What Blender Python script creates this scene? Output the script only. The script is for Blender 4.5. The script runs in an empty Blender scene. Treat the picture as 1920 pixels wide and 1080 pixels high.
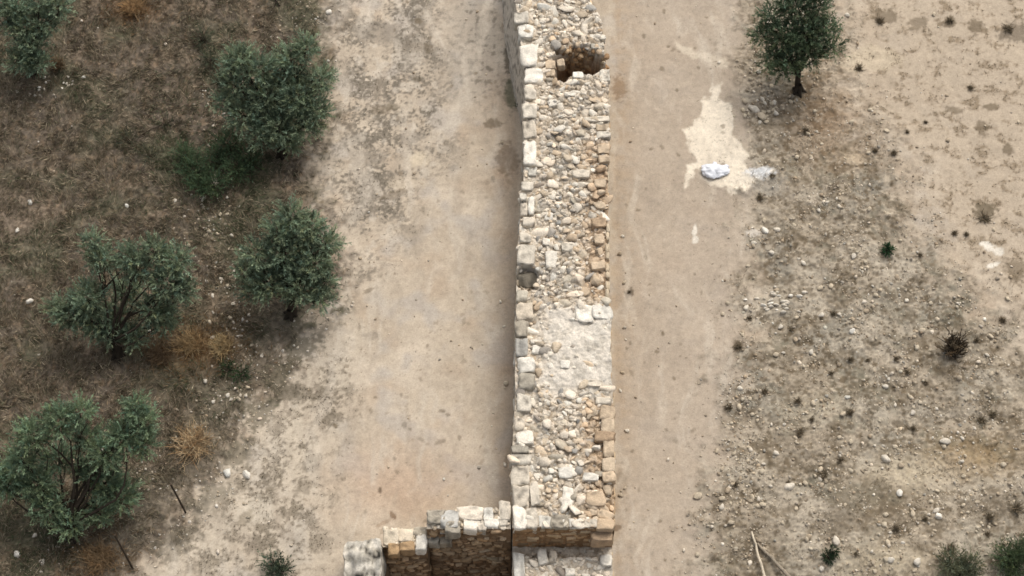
import bpy, bmesh, math, random
import numpy as np
from mathutils import Vector

random.seed(7)
rng = np.random.default_rng(11)
C = bpy.context.scene.collection
SC = bpy.context.scene
R = math.radians

# ---------------------------------------------------------------- camera
TILT = R(27.0); FPX = 3500.0; DIST = 51.5
CAMH = DIST * math.cos(TILT); CAMY = -DIST * math.sin(TILT)
cd = bpy.data.cameras.new('camera'); cam = bpy.data.objects.new('camera', cd); C.objects.link(cam)
cam.location = (0, CAMY, CAMH); cam.rotation_euler = (TILT, 0, 0)
cd.sensor_width = 36; cd.lens = FPX / 1920 * 36; cd.clip_end = 2000
SC.camera = cam

# ---------------------------------------------------------------- light
SUN_EL, SUN_AZ = R(58), R(26)          # azimuth measured from +y towards +x
w = bpy.data.worlds.new('World'); SC.world = w; w.use_nodes = True
nt = w.node_tree; bg = nt.nodes['Background']
sky = nt.nodes.new('ShaderNodeTexSky'); sky.sky_type = 'NISHITA'; sky.sun_disc = False
sky.sun_elevation = SUN_EL; sky.sun_rotation = SUN_AZ
sky.air_density = 1.0; sky.dust_density = 6.0; sky.ozone_density = 0.6
hs = nt.nodes.new('ShaderNodeHueSaturation'); hs.inputs['Saturation'].default_value = 0.4   # thin overcast
nt.links.new(sky.outputs[0], hs.inputs['Color']); nt.links.new(hs.outputs[0], bg.inputs[0]); bg.inputs[1].default_value = 0.15
sl = bpy.data.lights.new('sun', 'SUN'); sl.energy = 1.0; sl.angle = R(32); sl.color = (1.0, 0.95, 0.87)
so = bpy.data.objects.new('sun', sl); C.objects.link(so)
sd = Vector((math.sin(SUN_AZ) * math.cos(SUN_EL), math.cos(SUN_AZ) * math.cos(SUN_EL), math.sin(SUN_EL)))
so.rotation_euler = sd.to_track_quat('Z', 'Y').to_euler(); so.location = (0, 0, 60)
SC.view_settings.view_transform = 'Standard'; SC.view_settings.look = 'None'
SC.view_settings.gamma = 1; SC.view_settings.exposure = 0.33
SC.cycles.pixel_filter_type = 'BLACKMAN_HARRIS'; SC.cycles.filter_width = 1.6
SC.cycles.max_bounces = 5; SC.cycles.diffuse_bounces = 3

# ---------------------------------------------------------------- maths helpers
ct, st = math.cos(TILT), math.sin(TILT)
def at(u, v, z=0.0):
    """where the sight line of photo pixel (u, v) meets height z"""
    a = (u - 960.0) / FPX; b = (540.0 - v) / FPX
    dy = b * ct + st; dz = b * st - ct
    t = (z - CAMH) / dz
    return a * t, CAMY + dy * t
def uv_of(x, y, z=0.0):
    yy = y - CAMY; zz = z - CAMH
    d = yy * st - zz * ct
    return 960 + FPX * x / d, 540 - FPX * (yy * ct + zz * st) / d
PPM = 68.0

ALB = 0.72
def lin(c, k=ALB):
    c = np.asarray(c, dtype=np.float64) / 255.0
    return np.where(c <= 0.04045, c / 12.92, ((c + 0.055) / 1.055) ** 2.4) * k

def _h(ix, iy, seed):
    n = (ix.astype(np.int64) * 374761393 + iy.astype(np.int64) * 668265263 + seed * 974634777) & 0xffffffff
    n = ((n ^ (n >> 13)) * 1274126177) & 0xffffffff
    n = ((n ^ (n >> 16)) * 2246822519) & 0xffffffff
    return (n & 0xffff).astype(np.float64) / 65535.0
def gn(x, y, seed=0):
    x = np.asarray(x, dtype=np.float64); y = np.asarray(y, dtype=np.float64)
    ix = np.floor(x); iy = np.floor(y); fx = x - ix; fy = y - iy
    sx = fx * fx * fx * (fx * (fx * 6 - 15) + 10); sy = fy * fy * fy * (fy * (fy * 6 - 15) + 10)
    def g(ax, ay, dx, dy):
        a = _h(ax, ay, seed) * 6.2831853
        return np.cos(a) * dx + np.sin(a) * dy
    n00 = g(ix, iy, fx, fy); n10 = g(ix + 1, iy, fx - 1, fy)
    n01 = g(ix, iy + 1, fx, fy - 1); n11 = g(ix + 1, iy + 1, fx - 1, fy - 1)
    return ((n00 * (1 - sx) + n10 * sx) * (1 - sy) + (n01 * (1 - sx) + n11 * sx) * sy) * 1.4
def fbm(x, y, seed=0, oct=4, gain=0.5):
    s = 0; a = 1; t = 0
    for i in range(oct):
        s = s + a * gn(x * 2 ** i + 17.3 * i, y * 2 ** i - 9.1 * i, seed + i * 31); t += a; a *= gain
    return s / t * 1.5
def worley(x, y, seed=0):
    x = np.asarray(x, float); y = np.asarray(y, float); ix = np.floor(x); iy = np.floor(y)
    d1 = np.full(x.shape, 9.); d2 = np.full(x.shape, 9.); idv = np.zeros(x.shape); dx1 = np.zeros(x.shape); dy1 = np.zeros(x.shape)
    for a in (-1, 0, 1):
        for b in (-1, 0, 1):
            px = ix + a + .1 + .8 * _h(ix + a, iy + b, seed); py = iy + b + .1 + .8 * _h(ix + a, iy + b, seed + 77)
            d = np.maximum(np.abs(x - px) * .9, np.abs(y - py)) * .5 + np.hypot(x - px, y - py) * .5; h = _h(ix + a, iy + b, seed + 155)
            nw = d < d1; d2 = np.where(nw, d1, np.minimum(d2, d)); idv = np.where(nw, h, idv); dx1 = np.where(nw, x - px, dx1); dy1 = np.where(nw, y - py, dy1); d1 = np.where(nw, d, d1)
    return d1, d2, idv, dx1, dy1
def sst(a, b, x):
    t = np.clip((x - a) / (b - a), 0, 1); return t * t * (3 - 2 * t)
def psd(px, py, poly):
    """signed distance to polygon, negative inside"""
    d = np.full(px.shape, 1e9); ins = np.zeros(px.shape, bool)
    n = len(poly)
    for i in range(n):
        ax, ay = poly[i]; bx, by = poly[(i + 1) % n]
        ex, ey = bx - ax, by - ay
        t = np.clip(((px - ax) * ex + (py - ay) * ey) / (ex * ex + ey * ey), 0, 1)
        d = np.minimum(d, np.hypot(px - ax - t * ex, py - ay - t * ey))
        if ey != 0:
            c = ((ay > py) != (by > py)) & (px < (bx - ax) * (py - ay) / ey + ax)
            ins ^= c
    return np.where(ins, -d, d)

# ---------------------------------------------------------------- object helpers
def tag(o, label=None, cat=None, group=None, kind=None):
    if label: o['label'] = label
    if cat: o['category'] = cat
    if group: o['group'] = group
    if kind: o['kind'] = kind
    return o
def empty(name, loc, label, cat, group=None):
    o = bpy.data.objects.new(name, None); o.location = loc; o.empty_display_size = 0.3
    C.objects.link(o); return tag(o, label, cat, group)
def mesh_obj(name, V, faces, cols, mat, parent=None, smooth=False, link=True):
    """faces: list of int arrays (n,k)"""
    V = np.asarray(V, dtype=np.float32)
    me = bpy.data.meshes.new(name)
    me.vertices.add(len(V)); me.vertices.foreach_set('co', V.ravel())
    loops = np.concatenate([f.ravel() for f in faces]).astype(np.int32)
    tot = np.concatenate([np.full(len(f), f.shape[1], dtype=np.int32) for f in faces])
    start = np.concatenate([[0], np.cumsum(tot)[:-1]]).astype(np.int32)
    me.loops.add(len(loops)); me.loops.foreach_set('vertex_index', loops)
    me.polygons.add(len(tot)); me.polygons.foreach_set('loop_start', start); me.polygons.foreach_set('loop_total', tot)
    if smooth: me.polygons.foreach_set('use_smooth', np.ones(len(tot), bool))
    me.update(calc_edges=True)
    if cols is not None:
        ca = me.color_attributes.new(name='Col', type='FLOAT_COLOR', domain='POINT')
        cc = np.ones((len(V), 4), dtype=np.float32); cc[:, :3] = cols
        ca.data.foreach_set('color', cc.ravel())
    me.materials.append(mat)
    if not link: return me
    o = bpy.data.objects.new(name, me); C.objects.link(o)
    if parent:
        o.parent = parent
        o.location = -parent.location
    return o
class Bag:
    """collects pieces into one mesh"""
    def __init__(s): s.V = []; s.F = {}; s.Cl = []; s.n = 0
    def add(s, V, F, col):
        V = np.asarray(V, dtype=np.float64)
        s.V.append(V); s.F.setdefault(F.shape[1], []).append(F + s.n)
        c = np.asarray(col, dtype=np.float64)
        s.Cl.append(np.broadcast_to(c, (len(V), 3)) if c.ndim == 1 else c); s.n += len(V)
    def build(s, name, mat, parent=None, smooth=False):
        return mesh_obj(name, np.concatenate(s.V), [np.concatenate(f) for f in s.F.values()], np.concatenate(s.Cl), mat, parent, smooth)

# ---------------------------------------------------------------- materials
def material(name, fine=40.0, amt=0.25, mid=7.0, mamt=0.18, bump=0.25, bdist=0.02, rough=0.93, trans=0.0):
    m = bpy.data.materials.new(name); m.use_nodes = True
    n = m.node_tree.nodes; l = m.node_tree.links; b = n['Principled BSDF']
    b.inputs['Roughness'].default_value = rough; b.inputs['Specular IOR Level'].default_value = 0.2
    at_ = n.new('ShaderNodeAttribute'); at_.attribute_name = 'Col'
    geo = n.new('ShaderNodeNewGeometry')
    src = at_.outputs['Color']
    if fine:
        n1 = n.new('ShaderNodeTexNoise'); n1.inputs['Scale'].default_value = fine; n1.inputs['Detail'].default_value = 3
        n2 = n.new('ShaderNodeTexNoise'); n2.inputs['Scale'].default_value = mid; n2.inputs['Detail'].default_value = 4
        l.new(geo.outputs['Position'], n1.inputs['Vector']); l.new(geo.outputs['Position'], n2.inputs['Vector'])
        def rng_(node, a):
            r = n.new('ShaderNodeMapRange'); r.inputs[1].default_value = 0.3; r.inputs[2].default_value = 0.7
            r.inputs[3].default_value = 1 - a; r.inputs[4].default_value = 1 + a
            l.new(node.outputs['Fac'], r.inputs[0]); return r
        r1 = rng_(n1, amt); r2 = rng_(n2, mamt)
        mu = n.new('ShaderNodeMath'); mu.operation = 'MULTIPLY'
        l.new(r1.outputs[0], mu.inputs[0]); l.new(r2.outputs[0], mu.inputs[1])
        vm = n.new('ShaderNodeVectorMath'); vm.operation = 'SCALE'
        l.new(src, vm.inputs[0]); l.new(mu.outputs[0], vm.inputs['Scale'])
        src = vm.outputs[0]
        if bump:
            bp = n.new('ShaderNodeBump'); bp.inputs['Strength'].default_value = bump; bp.inputs['Distance'].default_value = bdist
            l.new(n1.outputs['Fac'], bp.inputs['Height']); l.new(bp.outputs[0], b.inputs['Normal'])
    l.new(src, b.inputs['Base Color'])
    if trans:
        tr = n.new('ShaderNodeBsdfTranslucent'); mx = n.new('ShaderNodeMixShader'); mx.inputs[0].default_value = trans
        l.new(src, tr.inputs[0]); l.new(b.outputs[0], mx.inputs[1]); l.new(tr.outputs[0], mx.inputs[2])
        l.new(mx.outputs[0], n['Material Output'].inputs['Surface'])
    return m
M_ground = material('ground_soil', 26, 0.10, 5, 0.06, 0.35, 0.02)
M_rock = material('limestone', 30, 0.16, 9, 0.14, 0.4, 0.02)
M_block = material('dressed_limestone', 22, 0.14, 6, 0.16, 0.5, 0.03)
M_leaf = material('olive_leaf', 0, 0, 0, 0, 0, 0, 0.6, 0.42)
M_bark = material('bark', 30, 0.25, 6, 0.2, 0.5, 0.02)
M_grass = material('dry_grass', 0, 0, 0, 0, 0, 0, 0.85, 0.15)
M_white = material('white_plastic', 12, 0.05, 5, 0.05, 0.1, 0.01, 0.5)
M_metal = material('rusty_metal', 30, 0.2, 6, 0.2, 0.2, 0.01, 0.7)

# ---------------------------------------------------------------- ground
SCRUB = [(-2500, -900), (640, -900), (632, -300), (622, 0), (624, 120), (620, 215), (600, 265), (585, 330), (600, 400), (648, 470), (645, 545), (600, 590),
         (560, 640), (530, 690), (500, 740), (462, 790), (430, 860), (395, 920), (330, 985), (262, 1060), (200, 1300), (150, 2200), (-2500, 2200)]
ROCKY = [(1400, -900), (1385, -100), (1390, 60), (1385, 180), (1400, 290), (1395, 380), (1418, 440), (1405, 540), (1392, 640), (1365, 720), (1372, 800),
         (1335, 880), (1315, 960), (1298, 1100), (1280, 2000), (2400, 2000), (2400, 640), (1905, 640), (1870, 560), (1770, 505), (1720, 430), (1695, 330),
         (1650, 260), (1612, 160), (1590, 60), (1600, -900)]
SAND = [(1336, 156), (1352, 158), (1346, 185), (1372, 196), (1378, 222), (1374, 255), (1390, 272), (1400, 292), (1392, 312), (1405, 325), (1420, 318), (1450, 318),
        (1440, 332), (1412, 342), (1395, 358), (1378, 362), (1350, 350), (1318, 335), (1305, 318), (1285, 352), (1290, 312), (1308, 305), (1296, 280), (1283, 245), (1300, 228), (1318, 222),
        (1318, 190), (1334, 178)]
STREAK = [(1266, 78), (1300, 92), (1340, 104), (1372, 118), (1362, 128), (1330, 118), (1296, 108), (1268, 92)]
PALE_UR = [(1590, -600), (2600, -600), (2600, 560), (1905, 600), (1880, 560), (1800, 505), (1735, 440), (1700, 330), (1660, 270), (1600, 190), (1580, 90)]
UP_MOTTLE = [(622, -300), (840, -300), (850, 60), (850, 200), (845, 320), (770, 420), (760, 480), (690, 560), (650, 560), (640, 440), (585, 390), (585, 300), (620, 220)]
LO_MOTTLE = [(530, 690), (600, 650), (690, 620), (690, 760), (640, 830), (640, 960), (560, 1100), (250, 1100), (330, 985), (430, 860), (470, 790)]
PIT_U0, PIT_U1 = 716, 966
YC = at(880, 992, 2.0)[1]              # near face of the cross wall
XP0 = at(722, 1030, 1.2)[0]; XP1 = 0.12

def blotches(X, Y, U, V):
    med = fbm(X * 2.6, Y * 2.6, 41, 4); fine = fbm(X * 9, Y * 9, 40, 3); big = fbm(X * 0.55, Y * 0.55, 42, 3)
    um = sst(40, -60, psd(U, V, UP_MOTTLE) + 40 * big); lm = sst(30, -60, psd(U, V, LO_MOTTLE) + 40 * big)
    pu = sst(60, -60, psd(U, V, PALE_UR) + 60 * med + 40 * big)
    a = sst(-0.10, 0.42, fbm(X * 0.9 + 0.4 * med, Y * 1.1 + 0.4 * fine, 47, 5, 0.6) + .5 * fbm(X * 8, Y * 9, 48, 3) + (um - 0.6) * 0.3) * um
    b = sst(-0.06, 0.42, fbm(X * 1.5 + 0.3 * fine, Y * 1.7, 50, 5, 0.6) + .5 * fbm(X * 8, Y * 8, 52, 3) + (lm - .7) * .3) * lm
    c = sst(0.08, 0.50, fbm(X * 1.9, Y * 2.4, 74, 4, 0.6) + 0.45 * fbm(X * 8, Y * 8, 76, 3)) * pu
    return np.clip(a, 0, 1), np.clip(b, 0, 1), np.clip(c, 0, 1)
xs = np.concatenate([-np.geomspace(240, 15.6, 40), np.arange(-15.5, 15.5, 0.034), np.geomspace(15.6, 240, 40)])
ys = np.concatenate([-np.geomspace(240, 9.6, 40), np.arange(-9.5, 11.6, 0.034), np.geomspace(11.7, 260, 40)])
X, Y = np.meshgrid(xs, ys); X = X.ravel(); Y = Y.ravel()
U, Vp = uv_of(X, Y)
bad = (Y < CAMY + 2) ; U = np.where(bad, 960 + X * 60, U); Vp = np.where(bad, 1500, Vp)
far = np.hypot(X, Y) > 30
def masks(X, Y, U, V):
    n1 = fbm(X * 0.9, Y * 0.9, 5, 4); n2 = fbm(X * 3.1, Y * 3.1, 9, 4)
    scr = sst(30, -30, psd(U, V, SCRUB) + n1 * (26 + 26 * (V > 560)) + n2 * (34 + 14 * (V > 560)))
    roc = sst(50, -50, psd(U, V, ROCKY) + n1 * 60 + n2 * 46)
    return scr, roc
def ground_z(X, Y, U, V, scr, roc):
    z = fbm(X * 0.35, Y * 0.35, 21, 3) * 0.07
    z = z + scr * (0.05 * fbm(X * 1.3, Y * 1.3, 22, 3) + 0.045 * fbm(X * 5, Y * 5, 23, 3) + 0.05)
    z = z + roc * (0.08 * fbm(X * 1.1, Y * 1.1, 24, 3) + 0.028 * fbm(X * 6, Y * 6, 25, 3) + 0.03)
    z = z + 0.012 * fbm(X * 3, Y * 3, 26, 5) + (scr + roc) * 0.022 * fbm(X * 11, Y * 11, 27, 2)
    wp = worley(X * 9 + .5 * fbm(X * 4, Y * 4, 97, 2), Y * 9, 98); z = z + np.clip(roc + .35 * scr, 0, 1) * .03 * sst(.42, .2, wp[0]) * (wp[2] > .55)
    # mound lower right
    z = z + 0.35 * np.exp(-(((U - 1640) / 150) ** 2 + ((V - 1040) / 90) ** 2)) * (V < 1400)
    pit = sst(0.0, -0.08, np.maximum(np.maximum(XP0 - X, X - XP1), np.maximum(Y - (YC + 0.2), (YC - 4.0) - Y)))
    return z - 1.9 * pit
scr, roc = masks(X, Y, U, Vp)
Z = ground_z(X, Y, U, Vp, scr, roc)
def mixc(a, b, t):
    return a * (1 - t[:, None]) + b * t[:, None]
fine = fbm(X * 9, Y * 9, 40, 3); med = fbm(X * 2.6, Y * 2.6, 41, 4); big = fbm(X * 0.55, Y * 0.55, 42, 3)
N = len(X)
col = np.tile(lin((194, 179, 158)), (N, 1))
col = mixc(col, lin((206, 191, 170)), sst(-0.1, 0.6, big))
col = mixc(col, lin((186, 167, 144)), sst(0.0, 0.7, fbm(X * 0.7, Y * 0.7, 43, 3)) * 0.8)
col = mixc(col, lin((184, 175, 163)), sst(0.05, 0.6, fbm(X * 0.8, Y * 0.8, 44, 3)) * 0.7)
# small scattered dark flecks and soft marks on the tracks
fl = sst(0.42, 0.62, fbm(X * 3.4, Y * 3.4, 45, 3)) * sst(-0.1, 0.4, fbm(X * 0.5, Y * 0.5, 46, 2))
col = mixc(col, lin((150, 136, 116)), fl * 0.6)
# worn tracks right of the wall are slightly browner
rt = sst(1150, 1160, U) * sst(1420, 1380, U)
col = mixc(col, lin((180, 165, 146)), rt * 0.8)
col = mixc(col, lin((170, 146, 116)), sst(1215, 1150, U) * sst(1140, 1150, U) * 0.45 * sst(-0.5, 0.5, med))
# reddish patch near the cross wall, earth against wall foot
col = mixc(col, lin((196, 168, 142)), np.exp(-(((U - 740) / 130) ** 2 + ((Vp - 905) / 70) ** 2)) * 0.6)
# dry lichen blotches
wn = fbm(X * 0.9 + 0.4 * med, Y * 1.1 + 0.4 * fine, 47, 5, 0.6)
um = sst(40, -60, psd(U, Vp, UP_MOTTLE) + 40 * big)
stip = fbm(X * 8, Y * 9, 48, 3)
bl = sst(-0.16, 0.36, wn + 0.5 * stip + (um - 0.6) * 0.3) * um
col = mixc(col, lin((128, 119, 105)), bl)
col = mixc(col, lin((208, 196, 178)), sst(0.15, 0.45, fbm(X * 2.2, Y * 2.2, 49, 4)) * um * 0.6)
lm = sst(30, -60, psd(U, Vp, LO_MOTTLE) + 40 * big)
wl = fbm(X * 1.5 + 0.3 * fine, Y * 1.7, 50, 5, 0.6)
col = mixc(col, lin((204, 192, 172)), lm * 0.5)
col = mixc(col, lin((132, 121, 104)), sst(-0.12, 0.36, wl + 0.5 * fbm(X * 8, Y * 8, 52, 3) + (lm - 0.7) * 0.3) * lm * 0.85)
# grey run-off beside the wall, top
gw = np.exp(-(((U - 905) / 60) ** 2)) * sst(260, 120, Vp)
col = mixc(col, lin((150, 144, 134)), gw * 0.6)
col = mixc(col, lin((112, 104, 92)), gw * sst(0.12, 0.4, fbm(X * 4.5, Y * 4.5, 51, 4)) * 0.8)
ws = sst(900, 962, U + 18 * med) * sst(975, 965, U) * sst(100, 200, Vp) * (Vp < 1000)
col = mixc(col, lin((140, 116, 92)), ws * 0.35)
# scrub
sc = np.tile(lin((112, 101, 88)), (N, 1))
sc = mixc(sc, lin((134, 118, 100)), sst(-0.05, 0.55, fbm(X * 1.1, Y * 1.1, 60, 4)))
sc = mixc(sc, lin((62, 52, 40)), sst(0.0, 0.45, fbm(X * 3.5, Y * 3.5, 61, 4)) * 0.9)
sc = mixc(sc, lin((146, 124, 100)), sst(0.15, 0.5, fbm(X * 7, Y * 4, 62, 4)) * 0.6)
sc = mixc(sc, lin((98, 98, 76)), sst(-.1, .5, fbm(X * .45 + 8, Y * .5, 64, 3)) * .6)
sc = mixc(sc, lin((84, 88, 66)), sst(0.0, 0.5, fbm(X * 0.6, Y * 0.6, 63, 3)) * 0.5 * np.exp(-(((U - 420) / 160) ** 2 + ((Vp - 270) / 140) ** 2)))
sc = mixc(sc, lin((116, 88, 56)), np.clip(np.exp(-(((U - 390) / 90) ** 2 + ((Vp - 655) / 45) ** 2)) + np.exp(-(((U - 250) / 50) ** 2 + ((Vp - 22) / 26) ** 2))
          + 0.8 * np.exp(-(((U - 190) / 60) ** 2 + ((Vp - 1050) / 40) ** 2)), 0, 1) * 0.75)
sc = mixc(sc, lin((150, 134, 116)), np.exp(-(((U - 15) / 60) ** 2 + ((Vp - 400) / 50) ** 2)) * 0.8)
sc = mixc(sc, lin((160, 140, 106)), np.clip(np.exp(-(((U - 365) / 46) ** 2 + ((Vp - 825) / 34) ** 2)) + .7 * np.exp(-(((U - 400) / 70) ** 2 + ((Vp - 640) / 34) ** 2)), 0, 1) * .6)
# faint foot trail across the scrub
tx = np.interp(Vp, [150, 190, 230, 270, 300], [160, 195, 260, 310, 350])
sc = mixc(sc, lin((148, 132, 112)), np.exp(-((U - tx) / 9) ** 2) * ((Vp > 150) & (Vp < 300)) * 0.6)
# grey-ish transition strip at the track edge
eg = np.exp(-((psd(U, Vp, SCRUB) + 55) / 45) ** 2) * (Vp > 560)
sc = mixc(sc, lin((128, 118, 102)), eg * 0.75)
col = mixc(col, sc, scr)
# rocky strip
rk = np.tile(lin((168, 155, 135)), (N, 1))
rk = mixc(rk, lin((140, 128, 109)), sst(-0.1, 0.5, fbm(X * 1.4, Y * 1.4, 70, 4)) * 0.8)
rk = mixc(rk, lin((124, 119, 102)), sst(0.0, 0.45, fbm(X * .7 + 5, Y * .7, 108, 4) + .3 * fbm(X * 5, Y * 5, 109, 2)) * .75)
rk = mixc(rk, lin((150, 144, 130)), sst(0.0, 0.5, fbm(X * 0.5, Y * 0.5, 71, 3)) * 0.7)
rk = mixc(rk, lin((104, 90, 70)), sst(0.05, 0.45, fbm(X * 4.5, Y * 4.5, 72, 4) + .3 * fbm(X * 1.2, Y * 1.2, 79, 2)) * 0.85)
rk = mixc(rk, lin((184, 171, 150)), sst(0.2, 0.55, fbm(X * 2.3, Y * 2.3, 73, 4)) * 0.7)
rk = mixc(rk, lin((188, 177, 158)), sst(-.1, .5, fbm(X * .45 + 3, Y * .6, 104, 4)) * .8)
rk = mixc(rk, lin((112, 99, 80)), sst(.12, .42, fbm(X * 1.7, Y * 2.2, 105, 3) + .35 * fbm(X * 6, Y * 6, 106, 3)) * .6)
rk = mixc(rk, lin((98, 86, 68)), sst(.36, .5, fbm(X * 3.3, Y * 3.9, 107, 3)) * .7)
rk = mixc(rk, lin((150, 122, 92)), np.exp(-(((U - 1560) / 80) ** 2 + ((Vp - 220) / 90) ** 2)) * 0.55)
rk = mixc(rk, lin((170, 144, 106)), np.exp(-(((U - 1820) / 90) ** 2 + ((Vp - 860) / 40) ** 2)) * 0.6)
rk = mixc(rk, lin((196, 182, 156)), np.clip(np.exp(-(((U - 1700) / 80) ** 2 + ((Vp - 890) / 35) ** 2)) + np.exp(-(((U - 1650) / 90) ** 2 + ((Vp - 1060) / 30) ** 2))
          + np.exp(-(((U - 1520) / 60) ** 2 + ((Vp - 765) / 25) ** 2)) * 0.6, 0, 1) * 0.75)
rk = mixc(rk, lin((112, 98, 78)), np.clip(np.exp(-(((U - 1420) / 60) ** 2 + ((Vp - 1050) / 50) ** 2)) * 0.6 + np.exp(-(((U - 1660) / 90) ** 2 + ((Vp - 960) / 35) ** 2)) * 0.6, 0, 1))
col = mixc(col, rk, roc)
pu = sst(60, -60, psd(U, Vp, PALE_UR) + 60 * med + 40 * big) * (1 - roc * 0.6)
col = mixc(col, lin((188, 172, 150)), pu * 0.85)
w3 = fbm(X * 1.9, Y * 2.4, 74, 4, 0.6) + 0.45 * fbm(X * 8, Y * 8, 76, 3)
col = mixc(col, lin((146, 129, 106)), pu * sst(0.0, 0.6, w3) * 0.85)
# pale spill and streaks
nz = fbm(X * 3.5, Y * 3.5, 75, 4) * 9
sm = sst(4.5, -4, psd(U, Vp, SAND) + nz)
col = mixc(col, lin((238, 225, 203)), sm * 0.97)
col = mixc(col, lin((216, 202, 180)), sst(4, -6, psd(U, Vp, STREAK) + nz * 0.8) * 0.8)
def spot(u, v, ru, rv, c, k=0.8, ang=0, rough=0.35):
    global col
    r = max(ru, rv) * 1.6
    idx = np.where((np.abs(U - u) < r) & (np.abs(Vp - v) < r))[0]
    if not len(idx): return
    dx = U[idx] - u; dy = Vp[idx] - v; ca, sa = math.cos(ang), math.sin(ang)
    d = np.hypot((dx * ca + dy * sa) / ru, (-dx * sa + dy * ca) / rv) + rough * (fine[idx] + med[idx])
    t = sst(1.1, 0.6, d) * k
    col[idx] = mixc(col[idx], lin(c), t)
WHT = (236, 228, 212)
for a in [(1303, 432, 5, 12, WHT), (1304, 450, 7, 9, WHT), (1412, 437, 14, 8, (215, 206, 192)), (1850, 460, 18, 9, (238, 230, 214), .95, .5), (1872, 472, 10, 8, WHT),
          (1862, 497, 14, 5, WHT, .9, -.3), (1426, 326, 36, 12, (228, 228, 226), 1, -.12, .3), (1396, 340, 26, 14, (232, 220, 200), .9), (1440, 345, 40, 22, (160, 155, 144), .5), (1600, 300, 22, 14, (190, 172, 146)), (1640, 110, 60, 26, (204, 188, 162), .7),
          (784, 300, 22, 14, (214, 198, 172), .8), (760, 345, 40, 16, (210, 194, 170), .6), (430, 880, 22, 14, (206, 194, 176), .5), (480, 955, 40, 26, (212, 200, 180), .7),
          (1600, 120, 30, 20, (204, 188, 162), .6)]:
    spot(*a)
DK = (120, 106, 86)
for a in [(565, 655, 46, 22, (122, 114, 97), .8, -.6, .6), (525, 700, 40, 26, (112, 104, 86), .8, -.7, .6), (490, 770, 44, 26, (118, 110, 92), .75, -.8, .6), (445, 850, 40, 26, (128, 120, 102), .7, -.8, .6), (390, 940, 50, 30, (130, 122, 105), .7, -.6, .6), (330, 1020, 55, 30, (124, 115, 98), .7, -.6, .6), (610, 620, 30, 14, (136, 126, 110), .6, -.5, .6)]:
    spot(*a)
for a in [(1180, 548, 12, 11, (84, 68, 50), .8), (1383, 650, 10, 14, (90, 76, 56)), (1660, 30, 26, 16, DK, .7), (1720, 45, 24, 14, DK, .6), (1780, 45, 14, 14, DK), (1830, 50, 18, 16, DK),
          (1840, 240, 12, 18, DK, .7, -.6), (1790, 205, 20, 7, DK, .7), (1845, 395, 26, 22, (110, 98, 78), .8), (1860, 200, 16, 9, DK), (1890, 280, 10, 14, DK),
          (1900, 60, 30, 20, (116, 104, 88), .7), (1905, 505, 26, 26, DK, .7), (1880, 600, 9, 10, DK), (540, 735, 30, 22, (104, 96, 80), .85), (460, 970, 22, 12, (146, 134, 114), .6, -.6),
          (700, 630, 16, 10, (150, 138, 122), .6), (605, 730, 14, 8, (120, 110, 94), .6), (575, 915, 26, 14, (150, 138, 120), .7, -.6), (580, 870, 24, 14, (142, 132, 116), .7, -.5),
          (740, 860, 4, 4, DK, .7), (758, 798, 5, 7, (100, 90, 76), .8), (713, 918, 4, 7, (100, 84, 66), .8), (829, 771, 7, 4, DK, .7), (840, 778, 6, 4, DK, .6), (795, 830, 12, 4, DK, .6, .8),
          (825, 830, 14, 5, DK, .6, -.3), (737, 966, 10, 5, (130, 104, 80), .8, .9), (718, 980, 18, 4, (160, 138, 114), .6, -.5), (629, 798, 6, 6, DK, .8), (783, 40, 8, 6, DK, .7),
          (780, 148, 10, 6, (100, 90, 74), .8), (790, 90, 26, 12, DK, .6), (735, 200, 18, 7, (128, 118, 100), .7), (716, 205, 24, 12, DK, .5), (712, 60, 46, 26, (142, 132, 118), .6),
          (900, 60, 12, 20, (120, 112, 100), .6), (955, 110, 12, 40, (90, 82, 68), .8), (925, 232, 20, 10, (104, 90, 72), .7), (960, 175, 14, 34, (78, 82, 62), .7),
          (950, 300, 24, 34, (116, 98, 78), .6), (690, 545, 14, 5, DK, .6, -.4), (740, 365, 40, 8, DK, .55, -.3), (690, 300, 40, 18, (134, 124, 110), .6), (770, 260, 26, 14, (132, 124, 112), .6),
          (400, 120, 30, 50, (84, 90, 66), .5), (1165, 910, 12, 40, (146, 128, 104), .6), (1160, 165, 16, 24, (140, 116, 90), .7), (1155, 990, 10, 8, (120, 98, 74), .8),
          (1600, 930, 60, 30, (126, 116, 98), .6), (1560, 990, 50, 30, (118, 106, 88), .6), (1850, 960, 50, 40, (128, 116, 98), .6), (1540, 880, 26, 12, (110, 100, 84), .7)]:
    spot(*a)
for k in range(170):   # tiny dark flecks on both tracks
    u = random.choice([random.uniform(560, 950), random.uniform(1170, 1380)]); v = random.uniform(0, 1080)
    r = random.uniform(1.6, 4.5); spot(u, v, r * random.uniform(1, 1.8), r, (130, 116, 96), random.uniform(.4, .85), random.uniform(0, 3))
wp = worley(X * 9 + .5 * fbm(X * 4, Y * 4, 97, 2), Y * 9, 98)
peb = sst(.42, .22, wp[0]) * (wp[2] > .55) * np.clip(roc + .2 * scr, 0, 1) * sst(-.4, .2, fbm(X * .8, Y * .8, 99, 3))
col = mixc(col, lin((205, 191, 168)), peb * (.1 + .6 * wp[2] ** 4))
wq = worley(X * 15, Y * 15, 101); col = mixc(col, lin((112, 100, 82)), sst(.45, .2, wq[0]) * (wq[2] > .8) * np.clip(roc + .4 * pu, 0, 1) * .5)
trk = np.clip(1 - scr - roc, 0, 1) * (U < 1440); wrp = .55 * fbm(X * .4, Y * .35, 110, 3); strk = fbm((X + wrp) * 1.5, Y * .32, 102, 5, .6)
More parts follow.
